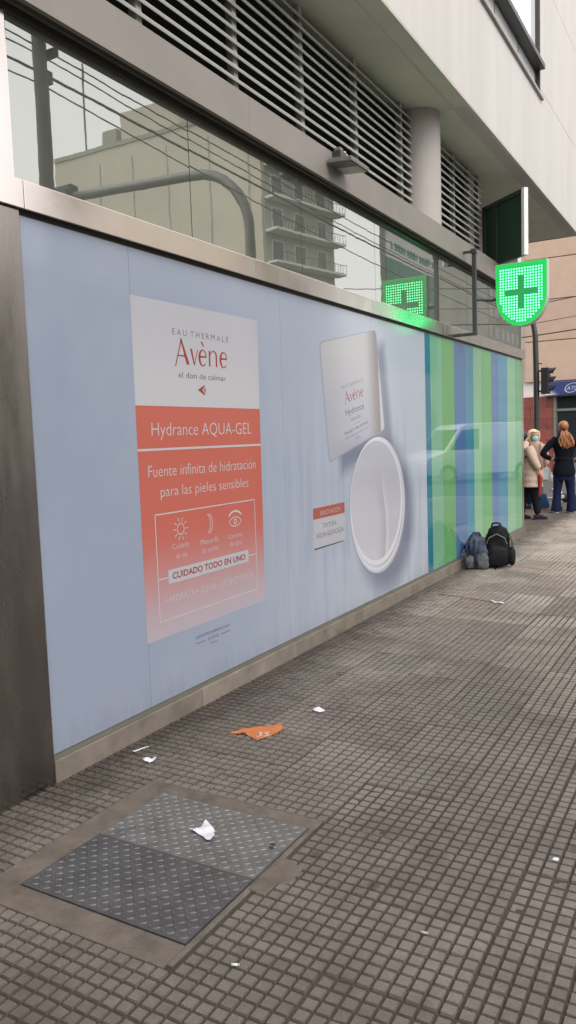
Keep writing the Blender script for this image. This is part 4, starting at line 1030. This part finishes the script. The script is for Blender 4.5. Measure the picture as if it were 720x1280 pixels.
for s in (-1, 1):
    b = MB(); limb(b, [(-.215, s*.04, .465, .012, .028), (-.215, s*.07, .45, .010, .030), (-.222, s*.085, .40, .007, .020), (-.228, s*.085, .365, .004, .008)], 8); b.build('ear', BLKT, DG, smooth=True)
    MB().ball((-.272, s*.036, .435), .008, .006, .008, 8, 6).build('eye', EYE, DG, smooth=True)
MB().ball((-.362, 0, .402), .010, .013, .010, 8, 6).build('nose', BLKT, DG, smooth=True)

# ================================================================== TRAFFIC SIGNAL
TS = thing('traffic_signal', 'black traffic signal on a dark pole at the far street corner', 'traffic signal', (-3.67, 17.0, 0))
MB().tube([(0, 0, 0), (0, 0, .5), (0, 0, 2.6), (-.02, 0, 3.55), (-.05, 0, 3.78), (-.16, 0, 3.98), (-.40, 0, 4.12), (-.9, 0, 4.22)], [.075, .065, .062, .058, .056, .054, .05, .045], 12).build('pole', BLACKMET, TS, smooth=True)
MB().rings([(0, 0, 0, .13, .13), (0, 0, .05, .12, .12), (0, 0, .06, .08, .08)], 14).build('base_plate', BLACKMET, TS)
for z in (2.40, 2.82): MB().box(.05, .125, -.02, .02, z-.018, z+.018).build('clamp', BLACKMET, TS)
hs_ = MB().box(.115, .27, -.11, .11, 2.34, 2.88).build('signal_housing', BLACKPL, TS, bevel=.012)
for k, (z, c) in enumerate(((2.79, (.10, .008, .006)), (2.61, (.11, .05, .006)), (2.43, (.008, .06, .035)))):
    mb = MB()
    pts = []
    for i in range(13):
        a = radians(-20+220*i/12); pts.append((cos(a)*.082, z+sin(a)*.082))
    inner = [(q[0]*.94, z+(q[1]-z)*.94) for q in pts]
    vs = []
    for (a, bz), (a2, bz2) in zip(pts, inner): vs += [(.272, a, bz), (.272+.055+.075*max(0, sin(math.atan2(bz-z, a))), a, bz), (.272, a2, bz2), (.272+.055+.075*max(0, sin(math.atan2(bz-z, a))), a2, bz2)]
    fs = []
    for i in range(12):
        o = 4*i; fs += [(o, o+1, o+5, o+4), (o+2, o+6, o+7, o+3), (o+1, o+3, o+7, o+5)]
    v = mb.add(vs, fs).build('visor', BLACKPL, TS)
    l = MB().tube([(.2705, 0, z), (.278, 0, z)], .072, 18).build('lens', mat('lens_%d' % k, c, .2), TS)
MB().tube([(.03, 0, 2.98), (.12, 0, 2.97)], .012, 8).build('bracket', BLACKMET, TS)

# ================================================================== FAR SHOP BUILDING (across the side street)
FB = thing('corner_shop_building', 'tan panelled building with dark red base and blue shop sign across the side street', 'building', (-5, 30, 0))
TAN = mat('tan_panel', (.40, .285, .215), .75, vary=.09, vscale=2.5, bump=.1, bscale=80, objrand=.05)
FWHITE = mat('far_white_render', (.60, .56, .53), .8, vary=.06, vscale=2)
REDW = mat('dark_red_tile', (.165, .042, .032), .5, vary=.3, vscale=6, objrand=.15)
SHOPG = mat('shop_glass', (.02, .024, .026), .03, ior=1.6)
def F(x): return x+5
MB().box(F(-16), F(.6), .12, 14, 0, 22).build('wall', FWHITE, FB)
zz = 3.36
while zz < 21:
    for x0, x1_ in ((-6.90, -3.1), (-3.1, .6)):
        MB().box(F(x0)+.012, F(x1_)-.012, 0, .119, zz+.012, zz+1.46).build('wall_panel', TAN, FB, bevel=.006)
    zz += 1.48
for x0, x1_ in ((-16, -12), (-12, -9.6), (-9.6, -7.0)):
    MB().box(F(x0)+.01, F(x1_)-.01, .02, .119, 3.4, 21).build('wall_panel', FWHITE, FB)
# red base: tile courses
for r0 in range(7):
    xx = -16.0+(.3 if r0 % 2 else 0)
    while xx < -5.86:
        xe = min(xx+.9, -5.86)
        MB().box(F(xx)+.006, F(xe)-.006, .03, .119, .02+r0*.40, .414+r0*.40).build('base_tile', REDW, FB); xx = xe
MB().box(F(-5.86), F(-5.78), -.01, .119, 0, 2.82).build('shop_jamb', GREYFRAME, FB)
sfx = [-5.78, -4.85, -3.8, -2.2, -.8, .55]
for a, b in zip(sfx, sfx[1:]):
    MB().box(F(a)+.04, F(b)-.04, .06, .10, .35, 2.25).build('shop_pane', SHOPG, FB)
    MB().box(F(a)+.04, F(b)-.04, .06, .10, 2.34, 2.80).build('shop_pane', SHOPG, FB)
    MB().box(F(b)-.04, F(b)+.04, .02, .118, 0, 2.82).build('mullion', GREYFRAME, FB)
MB().box(F(-5.78), F(.55), .025, .117, 2.25, 2.34).box(F(-5.78), F(.55), .03, .117, 0, .35).build('shop_rail', GREYFRAME, FB)
def signcol():
    m = mat('shop_sign_blue', (.02, .03, .12), .35); nt, p, L = nodes_of(m); pos, X, Y, Z = position(nt)
    d = mathn(nt, 'ADD', mathn(nt, 'MULTIPLY', mathn(nt, 'ADD', X, 6.1), 1.15), mathn(nt, 'MULTIPLY', mathn(nt, 'SUBTRACT', Z, 2.85), 1.3))
    L.new(mixc(nt, ramp01(nt, d, .02, .62), (.60, .60, .66), (.030, .042, .15)), p.inputs['Base Color']); return m
sgn = MB().box(F(-6.10), F(.5), -.22, -.001, 2.835, 3.31).build('shop_sign', signcol(), FB, bevel=.01)
MB().box(F(-6.12), F(.52), -.20, -.001, 2.79, 2.833).build('sign_underside', BLACKMET, sgn)
SLV = mat('sign_silver', (.55, .57, .62), .4)
lx, lz = -5.18, 3.07
lst = []
rgp = [(F(lx)+.245*cos(2*pi*i/28), lz+.165*sin(2*pi*i/28)+.05*cos(2*pi*i/28)) for i in range(29)]
mb = MB()
for i in range(28):
    (a, b), (a2, b2) = rgp[i], rgp[i+1]
    s_ = .9
    ia, ib = F(lx)+(a-F(lx))*s_, lz+(b-lz)*s_; ia2, ib2 = F(lx)+(a2-F(lx))*s_, lz+(b2-lz)*s_
    mb.add([(a, -.226, b), (a2, -.226, b2), (ia2, -.226, ib2), (ia, -.226, ib)], [(0, 1, 2, 3)])
mb.build('logo_oval', SLV, sgn, fix=False)
vs, fs = text_geo('ATU')
MB().add([(F(lx)-.19+.38*a+.05*b, -.226, lz-.085+.15*b) for a, b in vs], fs).build('logo_letters', SLV, sgn, fix=False)

# cables over the side street
for lab, p0, p1, r in (('upper thin overhead cable in front of the tan building', (-9, 24.6, 4.55), (5, 22.8, 5.6), .010), ('middle overhead cable in front of the tan building', (-9, 24.6, 5.05), (5, 22.0, 6.1), .013), ('thickest overhead cable in front of the tan building', (-9, 24.6, 4.25), (5, 23.0, 5.1), .018)):
    n = 24; pts = []
    for i in range(n+1):
        t = i/n; pts.append((p0[0]+(p1[0]-p0[0])*t, p0[1]+(p1[1]-p0[1])*t, p0[2]+(p1[2]-p0[2])*t-.9*t*(1-t)*.5))
    o = MB().tube(pts, r, 6).build('overhead_cable', BLACKPL, smooth=True); o['label'] = lab; o['category'] = 'cable'; o['group'] = 'cables over the side street'

# ================================================================== ACROSS THE AVENUE (seen mirrored in the glass)
CREAM = mat('party_wall_cream', (.56, .52, .43), .85, vary=.08, vscale=.25)
OLIVE = mat('apartment_render', (.33, .35, .28), .85, vary=.1, vscale=.3)
BALW = mat('balcony_white', (.62, .62, .58), .7)
PANE = mat('apartment_glass', (.05, .055, .06), .05)
AP = thing('apartment_building', 'cream walled balcony apartment block mirrored in the upper glazing', 'building', (30.8, 60.2, 0))
u = Vector((-sin(radians(12)), cos(radians(12)), 0)); nrm = Vector((-cos(radians(12)), -sin(radians(12)), 0))
def quadbox(mb, o, du, dn, z0, z1):
    a = Vector(o); vs = []
    for z in (z0, z1):
        for k in (a, a+u*du, a+u*du+nrm*dn, a+nrm*dn): vs.append((k.x, k.y, z))
    return mb.add(vs, [(0, 3, 2, 1), (4, 5, 6, 7), (0, 1, 5, 4), (1, 2, 6, 5), (2, 3, 7, 6), (3, 0, 4, 7)])
MB().prism([(0, 0), (24, 0), (24, 14), (u.x*10, u.y*10)], 'z', 0, 30.2).build('wall', CREAM, AP)
MB().box(8.5, 15.5, .5, 8, 30.2, 33.4).build('roof_house', CREAM, AP)
for q in range(5): MB().box(1.2+q*4.2, 1.3+q*4.2, -.05, -.002, 4, 29).build('downpipe', OLIVE, AP)
MB().box(-.3, 24, -.12, .3, 30.202, 30.6).build('parapet', OLIVE, AP)
MB().box(16.2, 18.0, .6, 2.0, 30.61, 32.2).build('water_tank', OLIVE, AP)
MB().tube([(20.5, 1, 30.2), (20.5, 1, 39.5)], .09, 8).build('antenna', BLACKMET, AP)
quadbox(MB(), nrm*.03+u*.1, 9.8, .12, 0, 30.0).build('street_front', OLIVE, AP)
for k in range(10):
    z = 3.0+k*2.8-.05
    o = quadbox(MB(), u*.2+nrm*.15, 9.9, 1.3, z, z+.22).build('balcony', BALW, AP)
    quadbox(MB(), u*.2+nrm*1.40, 9.9, .04, z+.95, z+1.0).build('railing', BLACKMET, o)
    for q in range(25): quadbox(MB(), u*(.2+q*.41)+nrm*1.41, .03, .03, z+.22, z+.95).build('baluster', BLACKMET, o)
    for q in (1.0, 4.0, 7.2):
        w_ = quadbox(MB(), u*q+nrm*.15, 1.5, .03, z+.3, z+2.3).build('window', BALW, AP)
        quadbox(MB(), u*(q+.12)+nrm*.18, 1.26, .02, z+.42, z+2.18).build('pane', PANE, w_)
# billboard building and further blocks
BBD = thing('billboard', 'tall green and white billboard on posts mirrored in the upper glazing', 'billboard', (27, 78.5, 0))
MB().box(0, .5, 0, 17, 8.6, 25.4).build('billboard_frame', GREYFRAME if 'grey_frame' in MATS else CREAM, BBD)
for q in (1.5, 8.5, 15.5): MB().tube([(.25, q, 0), (.25, q, 8.6)], .3, 12).build('post', GREYFRAME, BBD, smooth=True)
TEAL = mat('mural_teal', (.05, .20, .15), .7, vary=.1, vscale=.6); MUW = mat('mural_white', (.60, .60, .58), .7)
MB().box(-.12, -.002, .3, 16.5, 9.0, 20.4).build('mural_field', TEAL, BBD)
MB().box(-.12, -.002, .3, 16.5, 20.42, 25).build('mural_header', MUW, BBD)
mb = MB()
for k in range(14): mb.box(-.16, -.121, 1.6+k*.95, 1.6+k*.95+(.7 if k % 4 else .3), 21.4, 22.2)
mb.build('mural_writing', TEAL, BBD, kind='stuff')
MB().prism([(8.0, 16.6), (10.4, 19.9), (12.2, 19.6), (11.4, 18.2), (13.8, 17.0), (13.0, 16.2), (10.8, 17.0), (10.2, 16.4)], 'x', -.15, -.121).build('mural_figure', MUW, BBD)
def block(label, x, y, w_, d, h, m, fl=2.9, seed=0):
    rnd = random.Random(seed)
    o = thing('street_block', label, 'building', (x, y, 0), 0, 'blocks across the avenue')
    MB().box(0, d, 0, w_, 0, h).build('wall', m, o)
    MB().box(-.15, d, -.1, w_+.1, h, h+.5).build('parapet', BALW, o)
    nz_ = int((h-3.5)/fl); nw = max(2, int(w_/2.6))
    wm = MB().box(-.05, -.002, -.6, .6, 0, 1.7).mesh('window'); wm.materials.append(BALW)
    pm = MB().box(-.06, -.0505, -.5, .5, .1, 1.6).mesh('pane'); pm.materials.append(PANE)
    for k in range(nz_):
        for q in range(nw):
            a = link('window', wm, BALW, o); a.location = (0, (q+.5)*w_/nw, 3.9+k*fl)
            c_ = link('pane', pm, PANE, a)
    for q in range(nw): MB().box(-.04, -.002, (q+.12)*w_/nw, (q+.88)*w_/nw, .3, 2.9).build('shop_pane', PANE, o)
    return o
GREYB = mat('grey_render', (.33, .32, .29), .85, vary=.1, vscale=.3)
block('cream low block mirrored beside the steel pillar', 31, -30, 18, 14, 9, CREAM, seed=1)
block('grey low block across the avenue', 31, -11, 17, 14, 11, GREYB, seed=2)
block('cream three storey block across the avenue', 31, 7, 22, 14, 10, CREAM, seed=3)
block('grey block just before the balcony apartments', 31, 30, 24, 14, 12, GREYB, seed=4)
block('grey tower mirrored at the far end of the glazing', 26, 116, 18, 16, 38, GREYB, seed=5)
block('cream tower mirrored above the striped film', 26, 136, 20, 16, 34, CREAM, seed=6)
block('pale tower closing the avenue view', 24, 158, 24, 16, 44, GREYB, seed=7)

# mast and utility pole on our kerb (mirrored)
MS = thing('signal_mast', 'grey curved signal mast mirrored in the upper glazing', 'mast', (.55, 9.81, 0))
GALV = mat('galvanised', (.16, .165, .155), .5, .4, vary=.15, vscale=5)
pts = [(0, 0, 0), (0, 0, 2), (0, 0, 4.6)]
for i in range(1, 9): a = radians(90*i/8); pts.append((.95-.95*cos(a), 0, 4.6+.95*sin(a)))
pts += [(2.4, 0, 5.62), (3.6, 0, 5.68)]
MB().tube(pts, [.085, .08]+[.075]*(len(pts)-2), 12).build('mast_tube', GALV, MS, smooth=True)
MB().box(3.3, 4.2, -.1, .1, 5.5, 5.86).build('signal_head', BLACKPL, MS, bevel=.02)
for k in range(3): MB().tube([(3.45+.3*k, -.101, 5.68), (3.45+.3*k, -.16, 5.68)], .12, 14).build('visor', BLACKPL, MS)
UP = thing('utility_pole', 'dark utility pole carrying wires mirrored at the left of the glazing', 'pole', (.55, 5.98, 0))
MB().tube([(0, 0, 0), (0, 0, 3), (-.02, 0, 6.2)], [.085, .08, .07], 12).build('pole_shaft', mat('pole_wood', (.045, .042, .036), .8, vary=.25, vscale=8), UP, smooth=True)
MB().box(-.16, .16, .07, .12, 5.52, 5.60).box(-.02, .14, .06, .16, 5.3, 5.42).build('crossarm', BLACKMET, UP)
for k, (dx, z, sag) in enumerate(((-.12, 5.78, .25), (0, 5.62, .35), (.12, 5.62, .55), (.05, 5.40, .30), (.08, 5.30, .8))):
    for y0, y1_ in ((-22, 6.05), (6.05, 33), (33, 62)):
        pts = [(.55+dx, y0+(y1_-y0)*i/20, z-sag*4*(i/20)*(1-i/20)*.5) for i in range(21)]
        o = MB().tube(pts, .008 if k != 3 else .014, 6).build('overhead_wire', BLACKPL, smooth=True)
        o['label'] = 'overhead wire along the avenue kerb, mirrored in the upper glazing'; o['category'] = 'wire'; o['group'] = 'wires along the avenue kerb'

# vehicles in the avenue (mirrored in the film)
CARW = mat('white_car_paint', (.68, .68, .70), .25, coat=.6); CARG = mat('grey_car_paint', (.12, .13, .15), .25, .4, coat=.6)
GLS = mat('car_glass', (.015, .018, .02), .03); LAMP = mat('headlamp', (.75, .75, .72), .1); RIMM = mat('wheel_rim', (.4, .4, .42), .35, .8)
def vehicle(name, label, cat, loc, rz, prof, glassprof, Wd, paint, wheels):
    """profiles in (length, z); +y is the front"""
    o = thing(name, label, cat, loc, rz)
    b = MB().prism(prof, 'x', -Wd/2, Wd/2).build('body', paint, o, bevel=.07); smooth_by_angle(b, .8)
    for gp in glassprof['side']:
        for s in (-1, 1): MB().prism(gp, 'x', s*(Wd/2+.001), s*(Wd/2+.008)).build('side_window', GLS, o)
    (ya, za), (yb, zb) = glassprof['front']
    nn = Vector((0, zb-za, ya-yb)).normalized()
    if nn.y < 0: nn = -nn
    vs = [(s*(Wd/2-.14), yy_, zz_) for s, (yy_, zz_) in ((-1, (ya, za)), (1, (ya, za)), (1, (yb, zb)), (-1, (yb, zb)))]
    vs = [Vector(v)+nn*.012 for v in vs]; vs2 = [v-nn*.03 for v in vs]
    MB().add(vs+vs2, [(0, 1, 2, 3), (7, 6, 5, 4), (0, 4, 5, 1), (1, 5, 6, 2), (2, 6, 7, 3), (3, 7, 4, 0)]).build('windscreen', GLS, o)
    fy = max(p[0] for p in prof)
    for s in (-1, 1):
        MB().ball((s*(Wd/2-.24), fy-.04, .72), .17, .08, .10, 12, 8).build('headlight', LAMP, o, smooth=True)
        for wy_ in wheels:
            w_ = MB().tube([(s*(Wd/2-.20), wy_, .33), (s*(Wd/2+.015), wy_, .33)], .33, 24).build('wheel', RUBBER, o, bevel=.02)
            MB().tube([(s*(Wd/2+.016), wy_, .33), (s*(Wd/2+.03), wy_, .33)], .20, 16).build('rim', RIMM, w_)
    MB().box(-Wd/2+.1, Wd/2-.1, fy-.06, fy+.03, .30, .52).build('bumper', BLACKPL, o, bevel=.03)
    MB().box(-.45, .45, fy-.05, fy+.012, .62, .74).build('grille', BLACKPL, o, bevel=.01)
    MB().box(-.26, .26, fy+.031, fy+.04, .38, .50).build('number_plate', SHW, o)
    return o
vehicle('white_van', 'white van mirrored in the striped window film', 'van', (2.6, 27.3, -.14), radians(222),
        [(-2.3, .30), (2.2, .30), (2.28, .55), (2.2, .90), (1.55, 1.08), (.95, 1.90), (.7, 2.02), (-2.1, 2.05), (-2.3, 1.9)],
        {'side': [[(.25, 1.15), (1.35, 1.15), (.92, 1.80), (.25, 1.86)]], 'front': ((1.50, 1.14), (1.0, 1.83))}, 1.85, CARW, (-1.5, 1.45))
carp = [(-2.1, .28), (2.0, .28), (2.1, .5), (2.02, .74), (1.1, .92), (.35, 1.40), (-1.0, 1.45), (-1.75, 1.0), (-2.1, .92)]
carg = {'side': [[(-1.35, .98), (.85, .96), (.28, 1.34), (-.95, 1.38)]], 'front': ((1.05, .96), (.40, 1.36))}
vehicle('grey_car', 'grey car mirrored in the edge of the striped film', 'car', (6.0, 26.0, -.14), radians(180), carp, carg, 1.75, CARG, (-1.3, 1.3))
vehicle('grey_car', 'grey car on the avenue mirrored faintly in the advertisement', 'car', (9.4, 13.0, -.14), radians(178), carp, carg, 1.75, CARG, (-1.3, 1.3))

# ------------------------------------------------------------------ put each empty that was left at the origin at the base of its thing
def rebase(e, loc):
    e.location = loc
    for ch in COL.objects:
        if ch.parent is e: ch.matrix_parent_inverse = Matrix.Translation(-Vector(loc))
rebase(AD, (-2.80, 5.12, .14)); rebase(SV, (-2.80, 9.87, .14)); rebase(SG, (-2.58, 8.82, 2.70)); rebase(hatch, (-1.93, 2.25, -.05)); rebase(B, (-8, 0, 0))
